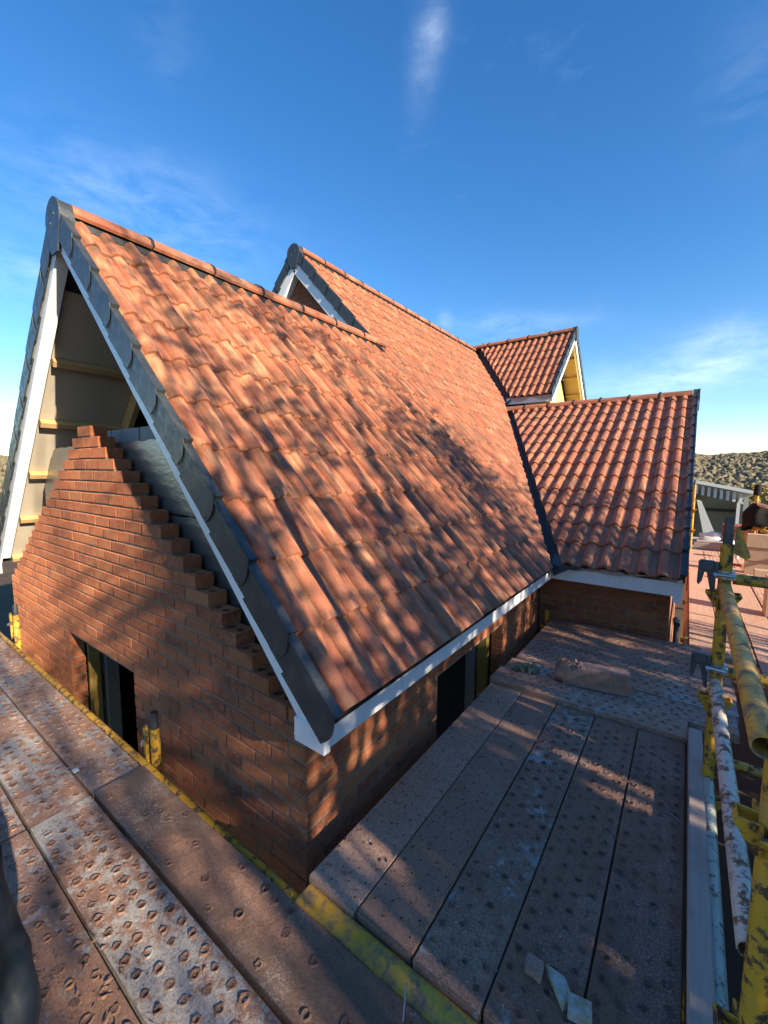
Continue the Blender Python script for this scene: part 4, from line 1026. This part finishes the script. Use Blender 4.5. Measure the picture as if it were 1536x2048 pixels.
# broken block
def lump(x0, x1, y0, y1, z0, z1, nx, ny, nz, amp, seed, cutfn=None):
    b = bmesh.new(); bmesh.ops.create_grid(b, x_segments=1, y_segments=1, size=1); b.clear()
    vs = {}; mb = MB()
    def vid(i, j, l):
        if (i,j,l) not in vs:
            p = Vector((x0+(x1-x0)*i/nx, y0+(y1-y0)*j/ny, z0+(z1-z0)*l/nz))
            if cutfn: p = cutfn(p, i/nx, j/ny, l/nz)
            q = noise.noise_vector(p*22+Vector((seed,0,0)))*amp; 
            if l == 0: q.z = 0
            vs[(i,j,l)] = len(mb.v); mb.v.append(tuple(p+q))
        return vs[(i,j,l)]
    for j in range(ny):
        for i in range(nx): mb.f += [(vid(i,j,0), vid(i,j+1,0), vid(i+1,j+1,0), vid(i+1,j,0)), (vid(i,j,nz), vid(i+1,j,nz), vid(i+1,j+1,nz), vid(i,j+1,nz))]
        for l in range(nz): mb.f += [(vid(0,j,l), vid(0,j,l+1), vid(0,j+1,l+1), vid(0,j+1,l)), (vid(nx,j,l), vid(nx,j+1,l), vid(nx,j+1,l+1), vid(nx,j,l+1))]
    for i in range(nx):
        for l in range(nz): mb.f += [(vid(i,0,l), vid(i+1,0,l), vid(i+1,0,l+1), vid(i,0,l+1)), (vid(i,ny,l), vid(i,ny,l+1), vid(i+1,ny,l+1), vid(i+1,ny,l))]
    b.free(); return mb
def blockcut(p, a, b, c):
    # b runs away from the wall (-Y side is 0); broken, jagged end towards the wall
    t = max(0, (b-0.62)/0.38); p = p.copy()
    p.z -= c*t*0.034*(1+math.sin(a*19+b*31)); p.y -= t*0.03*math.sin(c*7+a*9)
    if c > 0.7: p.z += (0.05*noise.noise((a*4, b*15, 3))+0.035*noise.noise((a*9, b*33, 1)))*min(1, t*2.2)
    if b > 0.93 and a < 0.5: p.z += 0.03*c
    return p
mb = lump(-0.055, 0.055, -0.215, 0.215, 0.0, 0.140, 12, 44, 10, 0.007, 3, blockcut)
o = obj('broken_block', mb, M_['block_pink'], smooth=True, sharp=30); o.matrix_basis = Matrix.Translation((1.985, -0.745, -0.203)) @ Matrix.Rotation(R(13), 4, 'Z'); tag(o, 'broken dusty pink concrete block with a jagged end on the cross boards', 'block')
# crumpled work gloves / leaf
for q, (x, y, s_, lb) in enumerate(((1.90, -0.262, 0.050, 'crumpled pale green leaf lying at the board edge'), (1.945, -0.335, 0.058, 'curled dry green leaf beside the crumpled one'))):
    mb = MB(); n = 13
    for i in range(n):
        for j in range(n):
            a, b = i/(n-1)*2-1, j/(n-1)*2-1; r_ = math.hypot(a, b); 
            k_ = noise.noise((a*1.6+q*5, b*1.6, 2))
            mb.v.append((x+a*s_*(1-0.3*abs(b)), y+b*s_*(1-0.25*abs(a)), -0.196+abs(0.045*k_+0.03*math.cos(a*3+q)*math.cos(b*2.4))+0.004))
    for i in range(n-1):
        for j in range(n-1): mb.f.append((i*n+j, (i+1)*n+j, (i+1)*n+j+1, i*n+j+1))
    o = obj('dead_leaf', mb, M_['leaf_green'], smooth=True, recalc=False); tag(o, lb, 'leaf')
# timber offcuts
k = NT('treated_timber', 0.8, spec=0.2); v = k.coord('Object', scale=(60, 4, 60), rnd=True); v3 = k.coord('Object', rnd=True)
c = k.mix(k.noise(v, 2, 5, 0.6), (0.26,0.20,0.10), (0.42,0.36,0.21)); c = k.mix(k.mask(k.noise(v3, 34, 6, 0.75), 0.42, 0.62), c, (0.46,0.47,0.44)); k.base(c); k.bump(k.noise(v3, 80, 6), 0.4, 0.003)
mb = MB(); f = lambda a, b, t: Vector((a, b, t)); mb.prism([(0.0, 0.0), (0.040, 0.005), (0.056, 0.050), (0.030, 0.094), (0.024, 0.088)], 0.0, 0.020, f)
o = obj('timber_offcut', mb, k.m); o.matrix_basis = Matrix.Translation((0.018, -1.000, ZR+0.006)) @ Matrix.Rotation(R(-32), 4, 'Z'); tag(o, 'pointed wedge-shaped timber offcut on the muddy board', 'offcut')
mb = MB(); mb.cbox(0, 0.044, 0, 0.060, 0.0, 0.034, 0.002)
o = obj('timber_offcut', mb, k.m); o.matrix_basis = Matrix.Translation((0.022, -1.072, ZR+0.006)) @ Matrix.Rotation(R(12), 4, 'Z'); tag(o, 'small square timber offcut beside the pointed one', 'offcut')
mb = lump(-0.022, 0.022, -0.024, 0.024, 0.0, 0.022, 5, 5, 4, 0.009, 9)
o = obj('mortar_lump', mb, M_['block_pink'], smooth=True, sharp=30); o.matrix_basis = Matrix.Translation((0.07, -0.905, ZR+0.004)); tag(o, 'grey pink lump of mortar near the timber offcuts', 'mortar lump')
# nail on the dark board, two twigs, white bolt
o = obj('nail', MB().tube((-0.262, -0.655, ZL+0.020), (-0.205, -0.628, ZL+0.050), 0.0022, n=8).tube((-0.2055, -0.6282, ZL+0.0498), (-0.204, -0.6274, ZL+0.0506), 0.0055, n=8), M_['nail_steel']); tag(o, 'long steel nail leaning on the worn yellow ledger beam', 'nail')
o = obj('twig', MB().chain([(1.02, -1.20, ZR+0.006), (1.0, -1.225, ZR+0.012), (0.965, -1.262, ZR+0.018)], [0.0022, 0.0019, 0.0012], 6), M_['grey_timber']); tag(o, 'thin pale twig by the toe board edge', 'twig')
o = obj('white_chip', lump(-0.012, 0.012, -0.016, 0.016, 0, 0.006, 3, 3, 1, 0.003, 4), M_['white_cloth']); o.matrix_basis = Matrix.Translation((-0.435, 1.20, ZL+0.006)); tag(o, 'small white plastic chip at the seam of the gable boards', 'chip')
# loose crumbs of mortar, clay and stone
cv = [Vector(p) for p in ((1,0,0),(-1,0,0),(0,1,0),(0,-1,0),(0,0,1),(0,0,-1))]; cfc = [(0,2,4),(2,1,4),(1,3,4),(3,0,4),(2,0,5),(1,2,5),(3,1,5),(0,3,5)]
mb = MB(); mw = MB()
for i in range(2200):
    if rd.random() < 0.55: x, y, z = rd.uniform(-0.1, 1.6), -0.15-rd.random()*1.1, ZR
    elif rd.random() < 0.5: x, y, z = rd.uniform(1.9, 3.1), rd.uniform(-1.3, -0.2), -0.207
    else: x, y, z = rd.uniform(-0.88, -0.23), rd.uniform(-0.6, 3.0), ZL
    s_ = 0.0014+0.0075*rd.random()**4; q = MB(); vs = [(x+p.x*s_*(1+rd.uniform(-.4,.4)), y+p.y*s_*(1+rd.uniform(-.4,.4)), z+0.004+p.z*s_*0.7) for p in cv]
    (mb if rd.random() < 0.86 or s_ > 0.005 else mw).add(vs, cfc)
o = obj('clay_crumbs', mb, M_['clay'], recalc=False); tag(o, 'loose brown crumbs scattered over the scaffold boards', 'crumbs', kind='stuff')
o = obj('mortar_crumbs', mw, M_['dust_white'], recalc=False); tag(o, 'loose pale crumbs scattered over the scaffold boards', 'crumbs', kind='stuff')
# dead leaves and straw on the near board
mb = MB()
for i in range(46):
    x, y = -0.78+rd.gauss(0, 0.07), 0.02+rd.gauss(0, 0.16); a = rd.uniform(0, 6.28); l_ = rd.uniform(0.004, 0.016); w_ = rd.uniform(0.001, 0.004)
    d = Vector((math.cos(a), math.sin(a), 0)); t = Vector((-d.y, d.x, 0)); c0 = Vector((x, y, ZL+0.009)); 
    mb.add([c0-d*l_, c0+t*w_+Vector((0,0,0.004)), c0+d*l_+Vector((0,0,rd.uniform(0,0.008))), c0-t*w_], [(0,3,2,1)])
o = obj('leaf_litter', mb, M_['clay'], recalc=False); tag(o, 'bits of dead leaf and straw on the gable platform', 'litter', kind='stuff')

# navy jacket hanging at the left edge of the platform
mb = MB(); nu, nv = 40, 56
base_p = Vector((-1.006, 0.030, 0.0)); wd = 0.34
for j in range(nv):
    t = j/(nv-1); z = 0.52-t*0.72
    for i in range(nu):
        a = 2*math.pi*i/nu; rr_ = 0.105*(0.45+0.75*math.sin(min(1, t*1.6+0.05)*math.pi/2))+0.020*noise.noise((math.cos(a)*2.2, math.sin(a)*2.2+t*2.6, t*4.2))+0.012*math.sin(a*5+t*7+2*noise.noise((t*5, a, 0)))
        rr_ *= 1-0.32*max(0, t-0.35)
        mb.v.append((base_p.x+math.cos(a)*rr_*1.0, base_p.y+math.sin(a)*rr_*1.7+0.02*math.sin(t*5), z+0.01*math.sin(a*3)))
for j in range(nv-1):
    for i in range(nu): mb.f.append((j*nu+i, j*nu+(i+1) % nu, (j+1)*nu+(i+1) % nu, (j+1)*nu+i))
mb.f.append(tuple(range(nu))); mb.f.append(tuple(range((nv-1)*nu, nv*nu)))
NAVY = mb
o = obj('navy_jacket', mb, M_['navy_cloth'], smooth=True, sharp=80); tag(o, 'shiny navy waterproof jacket hanging beside the gable platform', 'jacket')

# ------------------------------------------------------------------ beyond the wing: shed, stacks, bits
sh = empty('open_shed', (19.0, -2.2, GZ), 'open-fronted grey shed with corrugated roof and olive lining', 'shed')
SX = 15.6
zf0, zf1 = 1.13, 0.66      # roof edge falls to the right
mb = MB()
mb.prism([(-2.72, GZ), (-2.60, GZ), (-2.60, zf1-0.12), (-2.72, zf1-0.14)], SX, SX+0.12, lambda a, b, t: Vector((t, a, b))); obj('corner_post', mb, M_['shed_grey'], sh)
obj('door_edge', MB().box(SX-0.05, SX-0.01, -2.52, -2.44, GZ, zf1-0.28), M_['shed_white'], sh)
obj('back_wall', MB().box(SX+2.6, SX+2.7, -2.6, 2.0, GZ, 0.62), M_['shed_olive'], sh)
obj('side_wall', MB().box(SX+0.13, SX+2.7, -2.72, -2.62, GZ, zf1-0.35), M_['shed_olive'], sh)
obj('side_wall', MB().box(SX+0.13, SX+2.7, 1.6, 1.7, GZ, 1.0), M_['shed_olive'], sh)
obj('stanchion', MB().box(SX+2.42, SX+2.58, -1.35, -1.20, GZ, 0.75), M_['shed_olive'], sh)
obj('sheeting_rail', MB().box(SX+2.50, SX+2.59, -2.6, 1.6, -0.10, 0.0), M_['dark_steel'], sh)
mb = MB()
nn = 46
for i in range(nn+1):
    y = -2.82+4.6*i/nn; zz = zf1+(zf0-zf1)*(y+2.72)/2.2 + (0.03 if (i//2) % 2 else 0)
    mb.v += [(SX-0.15, y, zz), (SX+3.2, y, zz-0.35), (SX-0.15, y, zz+0.012), (SX+3.2, y, zz-0.338)]
for i in range(nn): a = 4*i; mb.f += [(a, a+4, a+5, a+1), (a+2, a+3, a+7, a+6), (a, a+2, a+6, a+4)]
obj('roof_sheet', mb, M_['corrugated'], sh, recalc=False)
mb = MB().prism([(-2.84, zf1-0.01), (1.8, zf1+(zf0-zf1)*4.52/2.2-0.01), (1.8, zf1+(zf0-zf1)*4.52/2.2+0.09), (-2.84, zf1+0.09)], SX-0.19, SX-0.155, lambda a, b, t: Vector((t, a, b))); obj('roof_edge', mb, M_['shed_white'], sh)
# translucent ribs hanging under the roof edge
mb = MB()
for i in range(26):
    y = -2.55+i*0.155; zt = zf1+(zf0-zf1)*(y+2.72)/2.2-0.02
    mb.box(SX-0.10, SX-0.085, y, y+0.075, zt-0.30, zt)
obj('cladding_rib', mb, M_['shed_white'], sh)['kind'] = 'stuff'
for i, (y, l_, a) in enumerate(((-2.1, 1.5, 0.35), (-1.95, 1.2, 0.28))):
    o = obj('leaning_plank', MB().box(-0.02, 0.02, -0.05, 0.05, 0, l_), M_['grey_timber']); o.matrix_basis = Matrix.Translation((SX+2.0+i*0.3, y, GZ)) @ Matrix.Rotation(-a, 4, 'X'); tag(o, ('long grey plank leaning inside the shed', 'shorter grey plank leaning inside the shed')[i], 'plank')
# white chute / ladder base, sacks and tarps in front of the shed
mb = MB(); f = lambda a, b, t: Vector((t, a, b))
mb.prism([(-1.50, 0.55), (-1.40, 0.58), (-1.62, -0.45), (-1.90, -0.45)], 12.4, 12.5, f); e = empty('rubbish_chute', (12.4, -1.6, GZ), 'slanting off-white chute panel beside the shed front', 'chute')
obj('panel', mb, M_['shed_white'], e); obj('leg', MB().box(12.41, 12.49, -1.9, -1.82, GZ, -0.45), M_['shed_white'], e); obj('leg', MB().box(12.41, 12.49, -1.70, -1.62, GZ, -0.45), M_['shed_white'], e)
def blob(name, c, s_, mat, label, cat, seed, group=None, flat=0.7):
    b = bmesh.new(); bmesh.ops.create_icosphere(b, subdivisions=3, radius=1.0); mb = MB()
    for v_ in b.verts:
        p = v_.co; q = 1+0.35*noise.noise(p*1.7+Vector((seed, 0, 0)))+0.16*noise.noise(p*5+Vector((0, seed, 0)))
        mb.v.append((c[0]+p.x*s_[0]*q, c[1]+p.y*s_[1]*q, max(c[2]-s_[2]*flat, c[2]+p.z*s_[2]*q)))
    mb.f = [tuple(v_.index for v_ in f_.verts) for f_ in b.faces]; b.free()
    o = obj(name, mb, M_[mat], smooth=True, sharp=60, recalc=False); tag(o, label, cat, group); return o
DZ = -0.255
blob('dust_sheet', (10.6, -1.75, DZ+0.09), (0.30, 0.26, 0.16), 'white_cloth', 'crumpled white dust sheet at the end of the walkway', 'sheet', 2)
blob('tarpaulin', (9.9, -1.95, DZ+0.08), (0.28, 0.20, 0.10), 'blue_cloth', 'folded dark blue tarpaulin on the walkway end', 'tarpaulin', 5)
blob('dust_sheet', (10.2, -1.60, DZ+0.05), (0.22, 0.18, 0.09), 'grey_timber', 'grey bundled sheet behind the blue tarpaulin', 'sheet', 7)
o = obj('landing', MB().box(9.27, 11.4, -4.4, -1.30, -0.31, -0.262), M_['grey_timber']); tag(o, 'weathered boarded landing past the end of the pink walkway', 'landing')
o = obj('plank_stack', MB().cbox(9.35, 9.55, -1.95, -1.36, DZ, DZ+0.13, 0.006).cbox(9.36, 9.54, -1.94, -1.40, DZ+0.132, DZ+0.17, 0.006), M_['grey_timber']); tag(o, 'short stack of grey planks across the walkway end', 'plank stack')
# red brick pack
bp = empty('brick_pack', (10.5, -2.15, DZ), 'dark red pack of bricks on the landing', 'brick pack')
for r_ in range(6):
    for c_ in range(5):
        inst('brick', bmesh_for(0.1025, False), Matrix.Translation((10.4+rd.gauss(0, 0.004), -2.36+0.110*c_, DZ+0.036+0.069*r_)), bp)
obj('wrapping', MB().cbox(10.46, 10.85, -2.43, -1.86, DZ, DZ+0.42, 0.01), M_['red_brick_pack'], bp)
# block stacks on the far walkway
rb3 = random.Random(2)
tb = mesh('tan_block', MB().cbox(-0.05, 0.05, -0.215, 0.215, -0.1025, 0.1025, 0.005), M_['block_tan'])
def stack(name, x, y, cols_, rows_, label, mat_me, ang=0.0, base=DZ, upright=False):
    for r_ in range(rows_):
        for c_ in range(cols_):
            o = bpy.data.objects.new('concrete_block', mat_me); col.objects.link(o)
            if upright: o.matrix_basis = Matrix.Translation((x+rb3.gauss(0, 0.005), y-0.11*c_, base+0.215+0.43*r_)) @ Matrix.Rotation(R(90)+ang, 4, 'Z') @ Matrix.Rotation(R(90), 4, 'X')
            else: o.matrix_basis = Matrix.Translation((x+rb3.gauss(0, 0.008), y-0.46*c_, base+0.1025+0.207*r_)) @ Matrix.Rotation(ang+rb3.gauss(0, 0.03), 4, 'Z')
            tag(o, label % ((('lowest', 'middle', 'topmost') if rows_ > 1 else ('only',)*3)[r_], ('beside the walkway seam', 'on the outer side', 'at the outer end')[c_]), 'block', name)
stack('blocks stacked by the jacket post', 7.25, -2.18, 2, 3, '%s tan block in the stack by the jacket post, %s', tb)
stack('blocks stacked under the jacket', 6.55, -2.22, 2, 1, '%s course tan block in the low row before the stack, %s', tb)
stack('blocks standing on the walkway', 4.9, -1.99, 3, 1, '%s row tan block standing on end on the walkway, %s', tb, upright=True)
# white buckets / bag
blob('cement_bag', (9.3, -1.93, DZ+0.10), (0.07, 0.08, 0.14), 'white_cloth', 'small white bag standing by the red bricks', 'bag', 11)
o = obj('mixing_pan', MB().tube((8.6, -1.98, DZ), (8.6, -1.98, DZ+0.16), 0.03, 0.035, n=14).tube((8.6, -1.98, DZ+0.16), (8.6, -1.98, DZ+0.20), 0.09, 0.10, n=16), M_['white_cloth'], smooth=True); tag(o, 'white pan on a narrow foot beside the bag', 'pan')
o = obj('red_strap', MB().chain([(7.9, -1.80, DZ+0.02), (7.75, -1.88, DZ+0.03), (7.6, -1.98, DZ+0.05)], 0.022, 8), M_['red_brick_pack'], smooth=True); tag(o, 'rolled red strap lying on the far walkway', 'strap')
# black jacket over the far post
mb = MB(); nu, nv = 26, 30
for j in range(nv):
    t = j/(nv-1)
    for i in range(nu):
        a = 2*math.pi*i/nu; r_ = (0.10+0.15*math.sin(min(1, t*2.2)*math.pi/2))*(1+0.25*noise.noise((math.cos(a)*2, math.sin(a)*2, t*3)))+0.02*math.sin(a*6+t*5)
        mb.v.append((7.74+math.cos(a)*r_*0.55, -2.13+math.sin(a)*r_*0.8, 0.80-t*0.36-0.10*max(0, math.sin(a*1.0+0.6))*t))
for j in range(nv-1):
    for i in range(nu): mb.f.append((j*nu+i, (j+1)*nu+i, (j+1)*nu+(i+1) % nu, j*nu+(i+1) % nu))
mb.f.append(tuple(range(nu)))
o = obj('black_jacket', mb, M_['black_cloth'], smooth=True, sharp=80); tag(o, 'black jacket draped over the far scaffold post', 'jacket')
# junk beside the wing wall
mb = MB().pipe((3.44, -1.185, -0.45), (3.44, -1.185, -0.06), 0.022, 0.003, 14).pipe((3.40, -1.185, -0.09), (3.50, -1.18, -0.07), 0.026, 0.003, 14)
o = obj('drain_pipe', mb, M_['dark_steel'], smooth=True); tag(o, 'short dark pipe stub beside the wing wall end', 'pipe')

# ------------------------------------------------------------------ trees on the sunny side, casting the dappled shade
def bare_tree(x, y, h, seed, label, lean=0.0, levels=6, spread=0.62):
    rq = random.Random(seed); e = empty('bare_tree', (x, y, GZ), label, 'tree', 'bare trees on the sunny side')
    tr = MB(); br = MB()
    def grow(p, d, ln, r_, lev):
        n = 3; q = p; dd_ = d.copy()
        for i in range(n):
            dd_ = (dd_+Vector((rq.gauss(0, .12), rq.gauss(0, .12), rq.gauss(0.03, .08)))).normalized(); nx_ = q+dd_*(ln/n); ra = r_*(1-0.22*i); rb_ = r_*(1-0.22*(i+1))
            (tr if lev == 0 else br).tube(q, nx_, ra, rb_, n=7 if lev < 2 else 4, cap=False)
            if lev >= 1 and lev < levels and rq.random() < 0.75:
                sd_ = (dd_+Vector((rq.gauss(0, spread), rq.gauss(0, spread), rq.gauss(0.05, spread*0.7)))).normalized(); grow(nx_, sd_, ln*rq.uniform(0.45, 0.7), rb_*0.55, lev+2 if rq.random() < 0.4 else lev+1)
            q = nx_
        if lev < levels:
            for b in range(rq.choice((2, 3, 3)) if lev else 5):
                sd_ = (dd_*0.9+Vector((rq.gauss(0, spread), rq.gauss(0, spread), rq.gauss(0.12, spread*0.6)))).normalized(); grow(q, sd_, ln*rq.uniform(0.55, 0.82), r_*0.34*rq.uniform(1.2, 1.7), lev+1)
    grow(Vector((x, y, GZ-0.1)), Vector((lean, 0.0, 1)).normalized(), h*0.36, h*0.018, 0)
    obj('trunk', tr, M_['bark'], e, smooth=True); obj('branches', br, M_['bark'], e, smooth=False, recalc=False); return e
def leafy(name, x, y, z0, z1, rx, ry, n, seed, label, size=0.11):
    rq = random.Random(seed); e = empty(name, (x, y, GZ), label, 'tree', 'evergreens on the sunny side')
    obj('trunk', MB().tube((x, y, GZ-0.1), (x, y, z1-0.6), 0.12, 0.03, n=8), M_['bark'], e)
    mb = MB()
    for i in range(n):
        t = rq.random(); a = rq.uniform(0, 6.28); z = z0+(z1-z0)*t; k_ = (1-t)**0.22*(0.8+0.35*noise.noise((math.cos(a)*1.5+seed, math.sin(a)*1.5, z*1.1))); r_ = math.sqrt(rq.uniform(0.05, 1))*k_
        c0 = Vector((x+math.cos(a)*rx*r_, y+math.sin(a)*ry*r_, z)); u_ = Vector((rq.gauss(0,1), rq.gauss(0,1), rq.gauss(0,1))).normalized(); w_ = u_.orthogonal().normalized(); s_ = size*rq.uniform(0.5, 1.3)
        mb.add([c0-u_*s_, c0+w_*s_*0.5, c0+u_*s_, c0-w_*s_*0.5], [(0,1,2,3)])
    obj('crown', mb, M_['hedge_leaf'], e, recalc=False)
t1 = bare_tree(0.35, -7.4, 8.2, 4, 'tall bare tree standing across from the side wall', levels=5, spread=0.45)
t2 = bare_tree(-2.6, -8.6, 7.0, 9, 'bare tree standing across from the gable corner', levels=5, spread=0.5)
def whips(x, y, n, h, seed, label, hmin=0.55):
    """upright leafless shrub: many steep stems with short side twigs"""
    rq = random.Random(seed); e = empty('bare_shrub', (x, y, GZ), label, 'shrub', 'leafless shrubs on the sunny side'); st = MB(); tw = MB()
    for i in range(n):
        p = Vector((x+rq.gauss(0, 0.42), y+rq.gauss(0, 0.4), GZ-0.05)); d = Vector((rq.gauss(0, 0.12), rq.gauss(0, 0.10), 1)).normalized(); hh = h*rq.uniform(hmin, 1.0); r_ = rq.uniform(0.030, 0.078); ns = 9
        for k_ in range(ns):
            d = (d+Vector((rq.gauss(0, 0.07), rq.gauss(0, 0.07), 0.02))).normalized(); q = p+d*(hh/ns); ra = r_*(1-0.085*k_); st.tube(p, q, ra, ra*0.92, n=6, cap=False)
            if k_ >= 2:
                for b in range(rq.randint(1, 3)):
                    bd = (d+Vector((rq.gauss(0, 0.42), rq.gauss(0, 0.42), rq.gauss(0.1, 0.2)))).normalized(); ln = rq.uniform(0.4, 1.3)*(1-0.05*k_); bp_ = p.lerp(q, rq.random()); br_ = ra*rq.uniform(0.4, 0.8); m_ = bp_+bd*ln*0.5; bd2 = (bd+Vector((rq.gauss(0, 0.2), rq.gauss(0, 0.2), 0.15))).normalized(); e_ = m_+bd2*ln*0.5
                    tw.tube(bp_, m_, br_, br_*0.7, n=4, cap=False); tw.tube(m_, e_, br_*0.7, br_*0.3, n=4, cap=False)
                    for c_ in range(rq.randint(1, 3)):
                        td = (bd2+Vector((rq.gauss(0, 0.5), rq.gauss(0, 0.5), rq.gauss(0.1, 0.3)))).normalized(); o_ = m_.lerp(e_, rq.random()); tw.tube(o_, o_+td*rq.uniform(0.15, 0.45), br_*0.4, br_*0.15, n=3, cap=False)
            p = q
    obj('stems', st, M_['bark'], e, recalc=False); obj('twigs', tw, M_['bark'], e, recalc=False); return e
w1 = whips(-0.75, -6.4, 10, 8.8, 41, 'tall leafless shrub across from the front roof verge')
w2 = whips(0.15, -6.1, 12, 8.6, 42, 'leafless shrub across from the middle of the side wall')
w3 = whips(1.15, -6.5, 12, 7.8, 43, 'thick leafless shrub across from the side wall opening')
w4 = whips(2.05, -6.2, 12, 6.6, 44, 'thick low leafless shrub across from the roof valley')
w5 = whips(2.9, -6.0, 8, 5.2, 45, 'small leafless shrub across from the wing')
w6 = whips(-1.9, -6.6, 5, 7.4, 46, 'thin leafless shrub across from the gable')
rl = random.Random(77)
def last_leaves(e, x0, x1, y, z0, z1, n):
    mb = MB()
    while n > 0:
        x, z = rl.uniform(x0, x1), z0+(z1-z0)*rl.random()**1.6
        if rl.random() > 0.5+noise.noise((x*1.6, z*1.1, y))*1.2: continue
        n -= 1; c0 = Vector((x, y+rl.gauss(0, 0.4), z)); rad = rl.uniform(0.06, 0.17)
        for i in range(rl.randint(12, 34)):
            p = c0+Vector((rl.gauss(0, rad), rl.gauss(0, rad), rl.gauss(0, rad*1.5))); u_ = Vector((rl.gauss(0,1), rl.gauss(0,1), rl.gauss(0,1))).normalized(); w_ = u_.orthogonal().normalized(); s_ = rl.uniform(0.025, 0.055)
            mb.add([p-u_*s_, p+w_*s_*0.6, p+u_*s_, p-w_*s_*0.6], [(0,1,2,3)])
    obj('last_leaves', mb, M_['hedge_leaf'], e, recalc=False)
last_leaves(w1, -1.3, 0.0, -6.4, 2.4, 6.7, 95); last_leaves(w2, -0.4, 0.8, -6.1, 2.0, 6.6, 105); last_leaves(w3, 0.7, 1.9, -6.5, 2.0, 5.6, 120); last_leaves(w4, 1.6, 2.6, -6.2, 2.0, 4.7, 110); last_leaves(w5, 2.4, 3.3, -6.0, 1.8, 3.4, 45); last_leaves(w6, -2.4, -1.2, -6.6, 2.0, 4.2, 45)
HD = ('gable side end', 'second place', 'third place', 'middle', 'fifth place', 'sixth place', 'wing side end')
for i in range(7):
    xx = -5.2+1.25*i
    leafy('evergreen_tree', xx, -5.9+0.25*math.sin(i*2.1), GZ+0.1, (2.75 if i < 3 else 1.72)+0.28*math.sin(i*1.7+0.5), 1.15, 0.75, 7000, 30+i, 'dense evergreen at the %s of the hedge row' % HD[i], 0.085)  # hedge out of view, added to keep low sun off the boards

simple('autumn_leaf', (0.22,0.165,0.045), 0.8, 0, 0.45, 2.0)
def bush(x, y, r_, h, n, seed, label):
    rq = random.Random(seed); e = empty('garden_bush', (x, y, GZ), label, 'bush', 'golden bushes behind the landing'); st = MB(); mb = MB()
    for i in range(7): st.tube((x, y, GZ-0.1), (x+rq.gauss(0, r_*0.5), y+rq.gauss(0, r_*0.5), GZ+h*0.7), 0.03, 0.01, n=5)
    for i in range(n):
        a = rq.uniform(0, 6.28); t = rq.random(); rr_ = r_*math.sqrt(rq.random())*(0.75+0.5*noise.noise((math.cos(a)*2+seed, math.sin(a)*2, t*3)))*math.sin(math.pi*min(0.98, 0.15+0.85*t))**0.5
        c0 = Vector((x+math.cos(a)*rr_, y+math.sin(a)*rr_, GZ+h*t)); u_ = Vector((rq.gauss(0,1), rq.gauss(0,1), rq.gauss(0,1))).normalized(); w_ = u_.orthogonal().normalized(); s_ = rq.uniform(0.05, 0.12); mb.add([c0-u_*s_, c0+w_*s_*0.6, c0+u_*s_, c0-w_*s_*0.6], [(0,1,2,3)])
    obj('stems', st, M_['bark'], e); obj('foliage', mb, M_['autumn_leaf'], e, recalc=False)
bush(24.0, -4.6, 1.7, 2.6, 3500, 61, 'golden leafy bush right behind the brick pack')
bush(29.0, -4.2, 2.0, 3.0, 3500, 62, 'taller golden bush behind the shed corner')
bush(27.5, -7.0, 2.0, 2.6, 3500, 63, 'golden bush at the outer side of the yard')

for i in range(4):
    leafy('evergreen_tree', 3.5+1.15*i, -5.9+0.2*math.sin(i*1.9), GZ+0.1, 0.75+0.2*math.sin(i*2.3), 1.15, 0.75, 4500, 50+i, 'low clipped evergreen beyond the hedge end, %s past the wing' % ('first', 'second', 'third', 'fourth')[i], 0.085)  # unseen low row added to darken the ground under the rails
